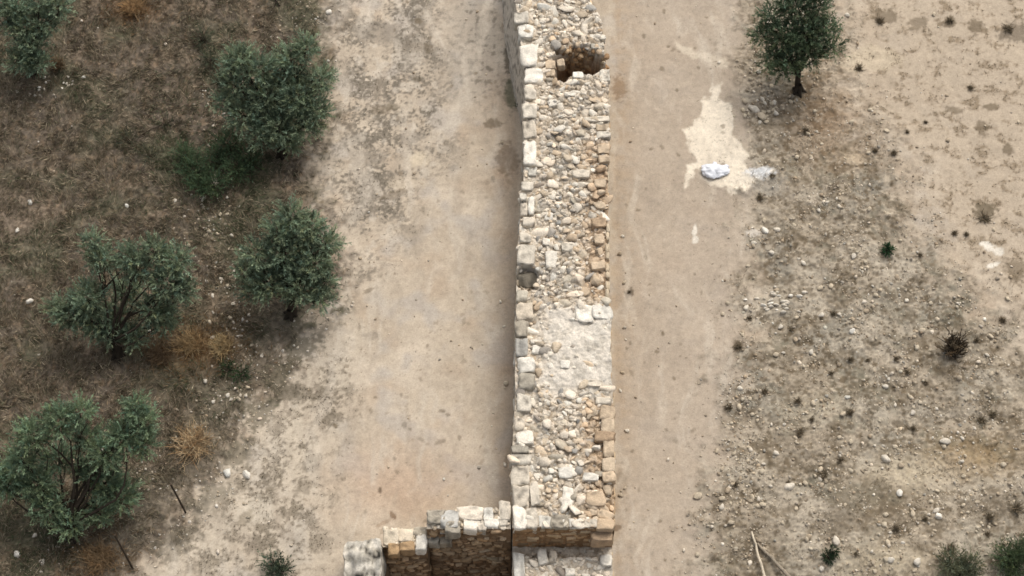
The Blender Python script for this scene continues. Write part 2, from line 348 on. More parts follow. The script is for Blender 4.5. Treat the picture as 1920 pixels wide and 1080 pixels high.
col = mixc(col, lin((206, 194, 176)), trk * sst(.05, .55, strk) * .55); col = mixc(col, lin((168, 154, 136)), trk * sst(.1, .6, fbm((X - wrp) * 1.7, Y * .5, 103, 5, .6)) * .4)
col = mixc(col, lin((150, 136, 118)), trk * (wq[2] > .93) * sst(.35, .15, wq[0]) * .55)
col *= (1 + 0.09 * fine + 0.07 * med)[:, None]
hf = fbm(X * 11, Y * 11, 95, 2); hf2 = fbm(X * 5.5, Y * 5.5, 96, 3)
col *= (1 + np.clip(roc + um * .5 + lm * .5, 0, 1) * (0.09 * hf + 0.13 * hf2))[:, None] * (1 + scr * (0.22 * hf + 0.25 * hf2))[:, None]
pitm = (X > XP0 - .1) & (X < XP1 + .1) & (Y < YC + .3) & (Y > YC - 4.1)
col[pitm] = lin((130, 108, 84))
nx, ny = len(xs), len(ys)
ii = (np.arange(ny - 1)[:, None] * nx + np.arange(nx - 1)[None, :]).ravel()
F = np.stack([ii, ii + 1, ii + nx + 1, ii + nx], 1)
g = mesh_obj('ground', np.stack([X, Y, Z], 1), [F], col, M_ground, smooth=True)
tag(g, 'bare pale earth, brown scrub soil and stony soil around the wall', 'ground', kind='structure')
def gz(x, y):
    x = np.atleast_1d(np.asarray(x, float)); y = np.atleast_1d(np.asarray(y, float))
    u, v = uv_of(x, y); s, r = masks(x, y, u, v)
    return ground_z(x, y, u, v, s, r)

# ---------------------------------------------------------------- rocks
def ico(sub):
    bm = bmesh.new(); bmesh.ops.create_icosphere(bm, subdivisions=sub, radius=1)
    V = np.array([v.co[:] for v in bm.verts]); F = np.array([[v.index for v in f.verts] for f in bm.faces]); bm.free()
    return V, F
IV = {s: ico(s) for s in (1, 2, 3, 4)}
def rockshape(sub, seed, cuts=7, boxy=False, lo=0.62, hi=0.9, rough=0.12):
    r_ = np.random.default_rng(seed); V, F = IV[sub]; V = V.copy()
    if boxy:
        V = V * 1.6
        axes = [np.eye(3)[i] * s for i in range(3) for s in (-1, 1)]
        for a in axes:
            n = a + r_.normal(0, 0.06, 3); n /= np.linalg.norm(n)
            d = V @ n; t = r_.uniform(0.86, 0.98); V -= np.outer(np.maximum(d - t, 0) * 0.97, n)
        for k in range(2):
            n = r_.normal(0, 1, 3); n /= np.linalg.norm(n); d = V @ n; V -= np.outer(np.maximum(d - 1.18, 0), n)
    else:
        for k in range(cuts):
            n = r_.normal(0, 1, 3); n /= np.linalg.norm(n)
            d = V @ n; V -= np.outer(np.maximum(d - r_.uniform(lo, hi), 0) * 0.95, n)
    a = fbm(V[:, 0] * 1.6 + V[:, 2] * 0.7 + seed, V[:, 1] * 1.6 - V[:, 2] * 0.9, seed, 3)
    return V * (1 + rough * a[:, None]), F
ROCKS = {s: [rockshape(s, 100 + i, cuts=9, lo=0.45, hi=0.88) for i in range(20)] for s in (1, 2)}
RS3 = [rockshape(3, 800 + i, cuts=11, lo=.5, hi=.85) for i in range(10)]
BOXES = {s: [rockshape(s, 300 + i, boxy=True, rough=0.13) for i in range(16)] for s in (2, 3)}
def rot(rz, rx=0, ry=0):
    cz, sz, cx, sx, cy, sy = math.cos(rz), math.sin(rz), math.cos(rx), math.sin(rx), math.cos(ry), math.sin(ry)
    return np.array([[cz, -sz, 0], [sz, cz, 0], [0, 0, 1]]) @ np.array([[cy, 0, sy], [0, 1, 0], [-sy, 0, cy]]) @ np.array([[1, 0, 0], [0, cx, -sx], [0, sx, cx]])
def jit(c, a=0.08):
    k = 1 + random.gauss(0, a); t = random.gauss(0, a * 0.3)
    return np.clip(lin(c) * k * np.array([1 + t, 1, 1 - t]), 0.01, 0.85)
def put(bag, shape, pos, dims, R3, c):
    V, F_ = shape
    bag.add((V * dims) @ R3.T + np.array(pos), F_, c)

# ---------------------------------------------------------------- the wall
TOP = 2.0
LE = [(-120, 962), (0, 966), (30, 972), (60, 974), (110, 980), (150, 985), (190, 984), (250, 982), (330, 982), (400, 976), (460, 971), (540, 968), (620, 966), (740, 966), (850, 960), (910, 961), (1200, 961)]
RE = [(-120, 1098), (0, 1106), (30, 1124), (60, 1130), (110, 1134), (160, 1140), (220, 1143), (300, 1140), (420, 1140), (560, 1142), (640, 1145), (700, 1146), (760, 1150), (900, 1152), (1000, 1152), (1200, 1156)]
def edge(tab, v): return np.interp(v, [t[0] for t in tab], [t[1] for t in tab])
Y_STEP = at(1050, 990, TOP)[1]
LOWTOP = 0.92
v_of_step = 990
HOLE = [(1040, 110), (1046, 98), (1066, 92), (1092, 90), (1116, 96), (1132, 104), (1132, 126), (1120, 142), (1104, 134), (1090, 142), (1074, 134), (1062, 148), (1046, 146), (1040, 130)]
def wall_top(x, y, n=True):
    """top height, and photo pixel at z = TOP"""
    u, v = uv_of(x, y, TOP)
    z = np.full(np.shape(x), TOP)
    z = z + 0.05 * fbm(x * 1.2, y * 1.2, 80, 3) + 0.035 * fbm(x * 6, y * 6, 81, 3)
    z = z - 0.10 * sst(1075, 1110, u) * sst(250, 300, v) * sst(570, 540, v)        # sunken outer strip
    z = z - 0.10 * sst(1090, 1120, u) * sst(740, 770, v) * sst(980, 960, v)
    z = z + 0.05 * sst(1030, 1050, u) * sst(560, 590, v) * sst(735, 700, v)       # mortar cap
    wx_ = x + .06 * fbm(x * 5, y * 5, 181, 2); wy_ = y + .06 * fbm(x * 5 + 9, y * 5, 182, 2)
    w1 = worley(wx_ * 5.2, wy_ * 6.2, 183); w2 = worley(wx_ * 11, wy_ * 13, 184)
    fr = lambda w_, k: sst(.02, .22, w_[1] - w_[0]) * (.35 + .65 * w_[2]) + k * (w_[3] * (w_[2] - .5) + w_[4] * (.6 - w_[2]))
    rel = (.02 + .08 * sst(1002, 1016, u)) * 10 * (.10 * fr(w1, .8) * (w1[2] > .25) + .035 * fr(w2, .8))
    smooth = sst(1000, 1032, u + 26 * fbm(x * 1.5, y * 1.5, 186, 3)) * sst(556, 590, v) * sst(755, 715, v + 16 * fbm(x * 1.5, y * 1.5, 187, 3))
    z = z - 0.06 + rel * (1 - .8 * smooth) + .05 * smooth
    z = z - .30 * sst(1.15, .85, np.hypot((u - 988) / 21, (v - 519) / 23))
    h = sst(5, -7, psd(u, v, HOLE) + 6 * fbm(x * 6, y * 6, 82, 2))
    z = z - 1.25 * h
    zl = LOWTOP + 0.05 * fbm(x * 1.2, y * 1.2, 83, 3) + 0.04 * fbm(x * 6, y * 6, 84, 3) - 0.30 * sst(Y_STEP - 0.42, Y_STEP - 0.28, y + .05 * fbm(x * 3, y, 188, 2))
    z = np.where(y < Y_STEP, zl, z)
    return z, u, v, h, smooth
wall_root = empty('stone_wall', (1.3, 2.0, 0.0), 'long straight rubble stone wall with white facing blocks along its left edge', 'wall')
y0w, y1w = at(1050, 1150, TOP)[1], at(1050, -100, TOP)[1]
wy = np.concatenate([np.arange(y0w, Y_STEP - 0.004, 0.022), [Y_STEP - 0.003, Y_STEP + 0.003], np.arange(Y_STEP + 0.02, y1w, 0.022)])
_, vv = uv_of(np.zeros_like(wy), wy, TOP)
def xedge(tab, y):
    _, v = uv_of(0.0, y, TOP); u = edge(tab, v)
    d = (y - CAMY) * st - (TOP - CAMH) * ct
    ed = (u - 960) * d / FPX
    return ed + .035 * fbm(np.asarray(y, float) * 2.2, 0.5 + 0 * np.asarray(y, float), 180, 4) * (1 if tab is RE else .3)
XL = xedge(LE, wy); XR = xedge(RE, wy)
T = np.linspace(0, 1, 120)
GX = XL[:, None] * (1 - T) + XR[:, None] * T; GY = np.repeat(wy[:, None], len(T), 1)
GZ, GU, GV, GH, GS = wall_top(GX, GY)
def wall_col(x, y, u, v, h, s):
    wx_ = x + .06 * fbm(x * 5, y * 5, 181, 2); wy_ = y + .06 * fbm(x * 5 + 9, y * 5, 182, 2); w1 = worley(wx_ * 5.2, wy_ * 6.2, 183); w2 = worley(wx_ * 11, wy_ * 13, 184)
    n = len(x); m = fbm(x * 3, y * 3, 90, 4); f = fbm(x * 8, y * 8, 91, 3)
    c = np.tile(lin((178, 164, 144)), (n, 1))
    c = mixc(c, lin((214, 204, 188)), sst(0.0, 0.5, m) * 0.8)
    c = mixc(c, lin((132, 112, 88)), sst(0.15, 0.5, f) * 0.6)
    cs = sst(.03, .14, w1[1] - w1[0]) * (w1[2] > .25) * (1 - .7 * s)
    c = mixc(c, lin((222, 212, 195)), cs * np.clip((w1[2] - .2) * 1.3, 0, 1) * .8)
    c = mixc(c, lin((190, 176, 156)), sst(.03, .14, w2[1] - w2[0]) * (w2[2] > .5) * .5 * (1 - .7 * s))
    c = mixc(c, lin((112, 98, 78)), sst(.10, .0, w1[1] - w1[0]) * sst(-.2, .3, m) * .2 * (1 - .8 * s))
    c = mixc(c, lin((150, 146, 136)), sst(.1, .5, fbm(x * 1.1, y * 1.1, 185, 4)) * .5)
    o = sst(1075, 1120, u + 14 * m) * (sst(240, 290, v) * sst(575, 545, v) + sst(740, 770, v) * sst(1000, 970, v))
    c = mixc(c, lin((170, 143, 112)), np.clip(o, 0, 1) * 0.7)
    c = mixc(c, lin((212, 204, 190)), s * 0.8)
    c = mixc(c, lin((176, 168, 154)), s * sst(0.1, 0.4, fbm(x * 2, y * 2, 92, 4)) * 0.8)
    c = mixc(c, lin((138, 106, 74)), h * 0.9)
    c = mixc(c, lin((128, 98, 68)), sst(.012, .004, np.abs(y - Y_STEP)))
    return np.clip(c * 1.2, 0, .8)
cc = wall_col(GX.ravel(), GY.ravel(), GU.ravel(), GV.ravel(), GH.ravel(), GS.ravel())
bag = Bag()
ny_, nx_ = GX.shape
ii = (np.arange(ny_ - 1)[:, None] * nx_ + np.arange(nx_ - 1)[None, :]).ravel()
F = np.stack([ii, ii + 1, ii + nx_ + 1, ii + nx_], 1)
bag.add(np.stack([GX.ravel(), GY.ravel(), GZ.ravel()], 1), F, cc)
# vertical sides
def skirt(px, py, pz, nxn, zb, c, batter=0.0, seed=0):
    rows = 22; k = np.linspace(0, 1, rows)
    A = np.array(px); B = np.array(py); Zt = np.array(pz)
    zz = Zt[:, None] * (1 - k) + zb * k
    wob = 0.03 * fbm(A[:, None] * 3 + B[:, None] * 3 + 0 * zz, zz * 4, 130 + seed, 3)
    off = (wob * np.minimum(1, k * 6) + np.asarray(batter).reshape(-1, 1) * k)
    xx = A[:, None] + nxn[0] * off; yy = B[:, None] + nxn[1] * off
    n = len(A); jj = (np.arange(n - 1)[:, None] * rows + np.arange(rows - 1)[None, :]).ravel()
    m = fbm((A[:, None] + B[:, None] + 0 * zz).ravel() * 4, zz.ravel() * 6, 140 + seed, 3)
    colr = mixc(np.tile(lin(c), (n * rows, 1)), lin(np.array(c) * 0.72), sst(0, .5, m))
    bag.add(np.stack([xx.ravel(), yy.ravel(), zz.ravel()], 1), np.stack([jj, jj + 1, jj + rows + 1, jj + rows], 1), colr)
_, vrow = uv_of(np.zeros_like(wy), wy, TOP)
bat = np.interp(vrow, [-100, 0, 60, 130, 200, 1200], [0.42, 0.36, 0.32, 0.22, 0.0, 0.0])
ZBOT = -2.8
skirt(XL, wy, GZ[:, 0], (-1, 0), -0.3, (214, 204, 188), bat, 1)
lo = wy < YC + 0.1
skirt(XL[lo] + 0.004, wy[lo], GZ[lo, 0] * 0 - 0.25, (-1, 0), ZBOT, (150, 132, 108), 0, 4)
skirt(XR, wy, GZ[:, -1], (1, 0), -0.3, (186, 164, 134), 0.0, 2)
skirt(GX[-1], GY[-1], GZ[-1], (0, 1), -0.3, (170, 150, 122), 0.0, 3)
core = bag.build('rubble_core', M_rock, wall_root, smooth=False)

# rubble set in the top
bag = Bag()
CPL = (238, 226, 206); CBG = (206, 190, 166); COR = (206, 184, 156); CGR = (170, 162, 150)
def rubble_color(u, v):
    o = 0
    if u > 1090 and (255 < v < 570 or 745 < v < 1000): o = 0.75
    elif 1060 < u and (255 < v < 570 or 745 < v < 1000): o = 0.22
    if 60 < v < 165 and u > 1025: o = 0.45
    r = random.random()
    if r < o * .8: return jit(COR, 0.12)
    r = random.random()
    return jit(CPL, 0.10) if r < 0.5 else jit(CBG, 0.14) if r < 0.88 else jit(CGR, 0.12)
WR = {q: [rockshape(q, 700 + i, cuts=13, lo=0.34, hi=0.82) for i in range(24)] for q in (1, 2)}
pos = []
for k in range(7000):
    y = random.uniform(y0w, y1w - .05); xl = float(xedge(LE, y)); xr = float(xedge(RE, y)); x = random.uniform(xl + .06, xr - .05)
    pos.append((x, y, min(.17, .038 * math.exp(abs(random.gauss(0, .65))))))
pos.sort(key=lambda p: -p[2]); kept = []; cell = {}
PX = np.array([p[0] for p in pos]); PY = np.array([p[1] for p in pos])
WZ, WU, WV, WH, WS = wall_top(PX, PY)
for i, (x, y, r) in enumerate(pos):
    k = (int(x / .16), int(y / .16))
    if any(math.hypot(x - q[0], y - q[1]) < (r + q[2]) * .66 for a in (-2, -1, 0, 1, 2) for b_ in (-2, -1, 0, 1, 2) for q in cell.get((k[0] + a, k[1] + b_), ())): continue
    if abs(y - Y_STEP) < .06 or WH[i] > .15 or random.random() < WS[i] * .96: continue
    if Y_STEP - .36 < y < Y_STEP and random.random() < .7: continue
    cell.setdefault(k, []).append((x, y, r)); low = y < Y_STEP
    dims = np.array([r * random.uniform(.95, 1.5), r * random.uniform(.75, 1.1), r * random.uniform(.42, .7)]) * 1.2
    put(bag, random.choice(WR[2 if r > .04 else 1]), (x, y, WZ[i] + r * random.uniform(-.25, .12)), dims, rot(random.gauss(0, 0.8), random.gauss(0, .3), random.gauss(0, .3)),
        jit(CPL, .06) if low and random.random() < .7 else rubble_color(WU[i], WV[i]))
o = bag.build('rubble_fill', M_rock, wall_root, smooth=False); o['kind'] = 'stuff'

# larger stones placed one by one: (u0, v0, u1, v1, colour, boxy)
W1 = (236, 228, 212); W2 = (220, 209, 190); G1 = (176, 167, 150); G2 = (122, 114, 100); O1 = (208, 187, 159); O2 = (184, 160, 132)
LEFT = [(962, 20, 993, 43, W2), (971, 43, 1002, 75, W1), (976, 76, 1010, 126, W1), (983, 126, 1021, 156, W1), (983, 161, 1006, 187, W2), (979, 189, 1009, 221, W2), (980, 223, 1006, 260, W2),
        (983, 262, 1006, 312, W1), (992, 313, 1008, 328, W2), (978, 338, 1001, 357, W2), (974, 359, 986, 376, W2), (991, 364, 1003, 403, W1), (975, 380, 989, 405, W2), (980, 406, 1003, 423, W2),
        (974, 435, 996, 454, W2), (971, 457, 1004, 496, W2), (968, 499, 1008, 538, G2), (968, 543, 989, 565, (206, 196, 176)), (970, 567, 1000, 598, (212, 198, 176)), (966, 600, 990, 633, G1), (967, 634, 990, 665, (186, 182, 172)),
        (972, 671, 1003, 697, W1), (974, 699, 1003, 727, G1), (969, 738, 995, 770, W2), (966, 784, 984, 806, W2), (970, 808, 999, 832, W1), (958, 834, 990, 848, G1), (958, 851, 996, 870, W2),
        (961, 875, 993, 909, W2), (962, 911, 992, 946, W2), (962, 948, 985, 988, W1), (986, 950, 1006, 988, W2), (994, 905, 1011, 945, W2)]
RIGHT = [(1075, 318, 1105, 332, W2), (1078, 335, 1106, 350, W2), (1085, 353, 1108, 369, W2), (1117, 334, 1136, 350, O1), (1114, 353, 1136, 364, O1), (1111, 372, 1136, 390, O1), (1122, 270, 1142, 286, O1), (1124, 290, 1141, 303, O1),
         (1118, 306, 1138, 320, O2), (1116, 438, 1131, 455, O1), (1116, 458, 1130, 478, O1), (1103, 507, 1126, 533, O1), (1094, 217, 1145, 229, W2), (1105, 62, 1135, 74, W2), (1107, 80, 1133, 90, W2), (1126, 130, 1143, 152, W2),
         (1117, 232, 1144, 244, O1), (1120, 247, 1143, 258, W2), (1104, 392, 1118, 408, W2), (1112, 408, 1136, 424, O2), (1098, 486, 1116, 500, O2), (1110, 490, 1132, 503, O1),
         (1082, 574, 1112, 604, W1), (1112, 572, 1143, 596, W1), (1106, 597, 1144, 616, W2), (1105, 762, 1124, 779, O1), (1127, 764, 1150, 784, O1), (1130, 786, 1150, 808, O1), (1119, 810, 1149, 825, O2), (1133, 828, 1150, 852, O1),
         (1132, 860, 1151, 881, O1), (1132, 884, 1151, 901, O1), (1130, 903, 1147, 927, O1), (1103, 922, 1130, 945, O1), (1101, 947, 1122, 965, O1), (1123, 952, 1148, 973, O1), (1094, 974, 1121, 987, W2),
         (1122, 976, 1148, 990, O1), (1069, 974, 1089, 987, W1), (1036, 967, 1066, 987, G1), (1012, 968, 1033, 986, W2), (1056, 919, 1073, 945, W1), (1051, 876, 1072, 894, W1), (1096, 888, 1120, 899, W1), (1110, 830, 1126, 842, W1),
         (1018, 446, 1030, 458, W1), (1022, 398, 1036, 411, W1), (1054, 456, 1072, 470, W2), (1024, 470, 1042, 500, W1), (1030, 500, 1045, 530, W1), (1066, 590, 1078, 602, W1), (994, 636, 1015, 644, W1), (1000, 648, 1016, 662, W1),
         (1025, 675, 1038, 690, W1), (1052, 675, 1068, 688, W1), (1024, 696, 1036, 706, W1), (1069, 801, 1082, 818, W1), (1014, 796, 1030, 812, W2), (1090, 836, 1112, 852, W2), (1118, 745, 1146, 757, W2), (1095, 712, 1130, 724, W2),
         (1046, 110, 1058, 124, O1), (1050, 82, 1066, 92, W2), (1022, 112, 1040, 128, O1), (1024, 130, 1040, 142, O1), (1075, 133, 1092, 146, W1), (1095, 136, 1112, 148, W2), (1058, 172, 1082, 180, W1), (1030, 186, 1044, 198, W1)]
def big(name, u0, v0, u1, v1, c, boxy, ztop=TOP, hh=0.22, lift=0.07):
    zt = ztop + lift
    x, y = at((u0 + u1) / 2, (v0 + v1) / 2, zt)
    wx = (u1 - u0) / 70.5 / 2; wyy = (v1 - v0) / 70.5 / 2 * 1.06
    sh = random.choice(BOXES[3]) if boxy else random.choice(BOXES[3] + RS3)
    k = 1.05 if boxy else 1.22
    dims = np.array([wx * k, wyy * k, hh])
    V, F_ = sh
    Rm = rot(random.gauss(0, .05), random.gauss(0, .03), random.gauss(0, .03))
    P = (V * dims) @ Rm.T + np.array([x, y, zt - hh * 0.92])
    m = fbm(P[:, 0] * 6, P[:, 1] * 6, 77, 3)
    cl = mixc(np.tile(jit(c, .05), (len(P), 1)), lin(np.array(c) * 0.72), sst(.15, .5, m) * .8)
    if c in (G1, G2, W2): cl = mixc(cl, lin((74, 70, 62)), sst(.38, .55, fbm(P[:, 0] * 9, P[:, 1] * 9, 78, 3)) * .8)
    return mesh_obj(name, P, [F_], cl, M_block, wall_root, smooth=not boxy or True)
for t in LEFT:
    o = big('facing_block', *t[:4], t[4], t[4] != G2, lift=(-.07 if t[4] == G2 else 0.09 + random.uniform(-.05, .04)), hh=0.24)
    if t[4] == G2: o['label'] = 'dark grey hollowed facing block'
for t in RIGHT:
    w_, h_ = t[2] - t[0], t[3] - t[1]
    big('edge_stone' if t[0] > 1090 else 'top_stone', *t[:4], t[4], w_ > 2.2 * h_, lift=0.06 + random.uniform(-.02, .03), hh=0.13)
# thin plaster lip on the outer edge
lip = Bag()
for k in range(8):
    v0 = 426 + k * 18 + random.uniform(-3, 3); x, y = at(1139, v0, TOP + .02)
    put(lip, random.choice(BOXES[2]), (x + random.gauss(0, .01), y, TOP - .14), np.array([.05, random.uniform(.10, .16), .17]), rot(random.gauss(0, .05)), jit((208, 190, 162), .04))
lip.build('plaster_lip', M_block, wall_root)
# weathered hollow stone inside dark block
# stones of the hole's sides
hb = Bag()
for k in range(150):
    u = random.uniform(1036, 1134); zt = random.uniform(0.85, 1.95)
    yb = at(u, random.uniform(86, 96), TOP)[1]
    x = at(u, 100, TOP)[0]
    put(hb, random.choice(ROCKS[2]), (x, yb + random.uniform(-.02, .08), zt), np.array([random.uniform(.07, .14), .10, random.uniform(.05, .1)]), rot(random.gauss(0, .2)), jit(random.choice([(180, 148, 112), (150, 120, 88), (200, 172, 136)]), .12))
for k in range(50):
    x, y = at(random.choice([1034, 1136]) + random.gauss(0, 2), random.uniform(95, 145), TOP)
    put(hb, random.choice(ROCKS[2]), (x, y, random.uniform(.85, 1.9)), np.array([.1, .11, .08]), rot(random.uniform(0, 3)), jit((168, 136, 102), .12))
hb.build('hole_lining', M_rock, wall_root)
# masonry courses on vertical faces
def courses(bag, x0, y0, x1, y1, z0, z1, nrm, c, sx=0.26, sz=0.15, wild=0.15, dep=0.09):
    L = math.hypot(x1 - x0, y1 - y0); tx, ty = (x1 - x0) / L, (y1 - y0) / L; ang = math.atan2(ty, tx)
    z = z0 + sz * .5
    while z < z1 - sz * .3:
        s = random.uniform(0, .1); hh = sz * random.uniform(.8, 1.15)
        while s < L:
            w_ = sx * random.uniform(.45, 1.5); m = s + w_ / 2
            if random.random() > .06 and m + w_ * .35 < L:
                put(bag, random.choice(BOXES[2] + ROCKS[2]), (x0 + tx * m - nrm[0] * dep * .45, y0 + ty * m - nrm[1] * dep * .45, z + random.gauss(0, .015)),
                    np.array([w_ * .54, dep * random.uniform(.7, 1.15), hh * .52]), rot(ang + random.gauss(0, wild * .5), random.gauss(0, .05), random.gauss(0, wild)), jit(random.choice(c), .12))
            s += w_
        z += hh
fb = Bag()
BR = [(196, 162, 122), (170, 138, 102), (206, 178, 142), (156, 126, 92)]
courses(fb, float(xedge(LE, Y_STEP)) + .03, Y_STEP, float(xedge(RE, Y_STEP)) - .02, Y_STEP, .45, 1.93, (0, -1), BR, dep=.07)
for seg in range(0, 40):
    ya = Y_STEP + .1 + seg * .55
    if ya > y1w - .6: break
    _, va = uv_of(0, ya, TOP); b1 = float(np.interp(va, [-100, 0, 60, 130, 200], [0.42, 0.36, 0.32, 0.22, 0.0]))
    courses(fb, float(xedge(RE, ya)), ya, float(xedge(RE, ya + .55)), ya + .55, 0, 1.85, (1, 0), [(204, 180, 146), (188, 160, 124), (212, 196, 168)], dep=.07)
    if b1 < .02:
        courses(fb, float(xedge(LE, ya)), ya, float(xedge(LE, ya + .55)), ya + .55, 0, 1.8, (-1, 0), [(196, 184, 164), (170, 156, 136), (206, 198, 184)], dep=.07)
courses(fb, float(xedge(RE, y0w)), y0w + .02, float(xedge(RE, Y_STEP)), Y_STEP - .02, 0, .5, (1, 0), [(204, 180, 146), (212, 196, 168)], dep=.07)
fb.build('masonry_face', M_rock, wall_root)
o = big('corner_block', 1110, 994, 1149, 1014, O2, True, ztop=TOP - .18, hh=.26, lift=0)
# the lower stretch in front of the step
for (u0, v0, u1, v1, c) in [(964, 1038, 984, 1084, W1), (1010, 1030, 1026, 1056, W1), (1030, 1034, 1044, 1052, W2), (1126, 1040, 1148, 1060, W1), (1060, 1066, 1078, 1080, W1)]:
    big('lower_block', u0, v0, u1, v1, c, True, ztop=LOWTOP, hh=.22, lift=.12)

# ---------------------------------------------------------------- cross wall
cw = empty('cross_wall', at(860, 990, 0) + (0,), 'short side wall with white top blocks and dark brown face, joining the long wall', 'wall')
bag = Bag()
XW = float(xedge(LE, YC)) - 0.04
def prism(ua, ub, vfar, vnear, zt, c, zb=ZBOT, x_end=None, seed=0):
    xa = at(ua, vnear, zt)[0]; xb = at(ub, vnear, zt)[0] if x_end is None else x_end
    yn = at(ua, vnear, zt)[1]; yf = at(ua, vfar, zt)[1]
    nx2, ny2 = max(6, int((xb - xa) / .04)), max(5, int((yf - yn) / .04))
    gx, gy = np.meshgrid(np.linspace(xa, xb, nx2), np.linspace(yn, yf, ny2)); gz_ = zt + .03 * fbm(gx * 5, gy * 5, 150 + seed, 3)
    kk = (np.arange(ny2 - 1)[:, None] * nx2 + np.arange(nx2 - 1)[None, :]).ravel()
    bag.add(np.stack([gx.ravel(), gy.ravel(), gz_.ravel()], 1), np.stack([kk, kk + 1, kk + nx2 + 1, kk + nx2], 1), lin(c))
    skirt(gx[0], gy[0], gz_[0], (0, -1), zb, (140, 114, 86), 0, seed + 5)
    skirt(gx[-1], gy[-1], gz_[-1], (0, 1), -.3, (190, 174, 150), 0, seed + 6)
    skirt(gx[:, 0], gy[:, 0], gz_[:, 0], (-1, 0), zb, (150, 128, 100), 0, seed + 7)
    skirt(gx[:, -1], gy[:, -1], gz_[:, -1], (1, 0), zb, (150, 128, 100), 0, seed + 8)
    return xa, xb, yn, yf
A = prism(800, 960, 956, 992, 1.86, (190, 178, 160), x_end=XW, seed=1)
B = prism(718, 800, 990, 1026, 1.30, (200, 186, 164), x_end=A[0] - .003, seed=2)
bag.build('rubble_core', M_rock, cw)
fb = Bag()
BR2 = [(190, 160, 124), (166, 138, 106), (206, 178, 144), (146, 120, 92)]
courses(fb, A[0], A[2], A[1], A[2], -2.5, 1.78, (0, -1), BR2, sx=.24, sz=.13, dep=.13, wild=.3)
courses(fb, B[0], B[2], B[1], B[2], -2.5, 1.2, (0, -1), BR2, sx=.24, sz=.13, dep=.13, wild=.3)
courses(fb, A[0], A[3], A[1], A[3], 0, 1.8, (0, 1), [(200, 186, 164), (180, 164, 140)], dep=.07)
fb.build('masonry_face', M_rock, cw)
fb = Bag()
for k in range(130):
    s = A if random.random() < .65 else B; zt = 1.86 if s is A else 1.30
    x = random.uniform(s[0] + .03, s[1] - .04); y = random.uniform(s[2] + .03, s[3] - .03); r = random.uniform(.04, .1)
    put(fb, random.choice(ROCKS[2]), (x, y, zt + .02), np.array([r * 1.2, r, r * .8]), rot(random.uniform(0, 3), random.gauss(0, .2)), jit(random.choice([CPL, CBG, (226, 210, 184)]), .08))
fb.build('rubble_fill', M_rock, cw)
def bigc(name, *t, zt, hh=.2, boxy=True):
    global wall_root
    keep = wall_root; wall_root = cw; o = big(name, *t[:5], boxy, ztop=zt, hh=hh, lift=.1); wall_root = keep; return o
for t in [(859, 950, 906, 975, (240, 228, 208)), (907, 953, 925, 976, W1), (936, 943, 957, 974, W2), (870, 972, 896, 994, W1), (909, 972, 935, 988, W1), (896, 975, 910, 993, W2), (936, 972, 952, 984, W2)]:
    bigc('top_block', *t, zt=1.86)
for t in [(804, 956, 834, 980, G1), (826, 958, 860, 988, (200, 196, 186)), (836, 978, 862, 998, G1)]:
    bigc('weathered_block', *t, zt=1.9, hh=.3)
for t in [(720, 992, 748, 1018, (224, 210, 186)), (748, 990, 776, 1012, (230, 216, 192)), (779, 1004, 799, 1030, W1), (776, 988, 800, 1003, (206, 194, 172)), (728, 1020, 748, 1038, (190, 160, 122)), (750, 1016, 776, 1032, (176, 146, 110)),
          (804, 1000, 824, 1018, (176, 168, 152)), (824, 1003, 846, 1018, (170, 158, 138))]:
    bigc('step_block', *t, zt=1.28)
# pier
pr = empty('stone_pier', at(684, 1050, 0) + (0,), 'big rough white and black weathered stone block at the left end of the side wall', 'pier')
IV[5] = ico(5); V, F_ = rockshape(5, 901, boxy=True, rough=0.10)
x, y = at(683, 1062, 1.5)
P = V * np.array([.52, .80, 2.1]); P[:, :2] += fbm(V[:, 0:1] * 2 + V[:, 2:3] * 3, V[:, 1:2] * 2 + V[:, 2:3], 905, 3) * .05
P[:, 2] += .06 * 1.1 * fbm(V[:, 0] * 3, V[:, 1] * 4, 906, 5, .6) * (V[:, 2] > 0)
P = P + np.array([x, y, 1.55 - 2.0])
m = fbm(P[:, 0] * 3.2, P[:, 1] * 3.6 + P[:, 2] * .8, 907, 5, .62)
cl = mixc(np.tile(lin((228, 220, 204)), (len(P), 1)), lin((172, 165, 150)), sst(-.2, .2, m))
cl = mixc(cl, lin((62, 58, 52)), sst(.24, .5, m + .5 * fbm(P[:, 0] * 10, P[:, 1] * 10, 908, 3)))
mesh_obj('weathered_block', P, [F_], cl, M_block, pr, smooth=True)
fb = Bag()
for k in range(0):
    px, py = x + random.uniform(-.45, .45), y + random.uniform(-.7, .75); r = random.uniform(.04, .1)
    put(fb, random.choice(ROCKS[2]), (px, py, 1.50), np.array([r, r, r * .7]), rot(random.uniform(0, 3)), jit(random.choice([W1, W2, G1, (60, 56, 50)]), .08))

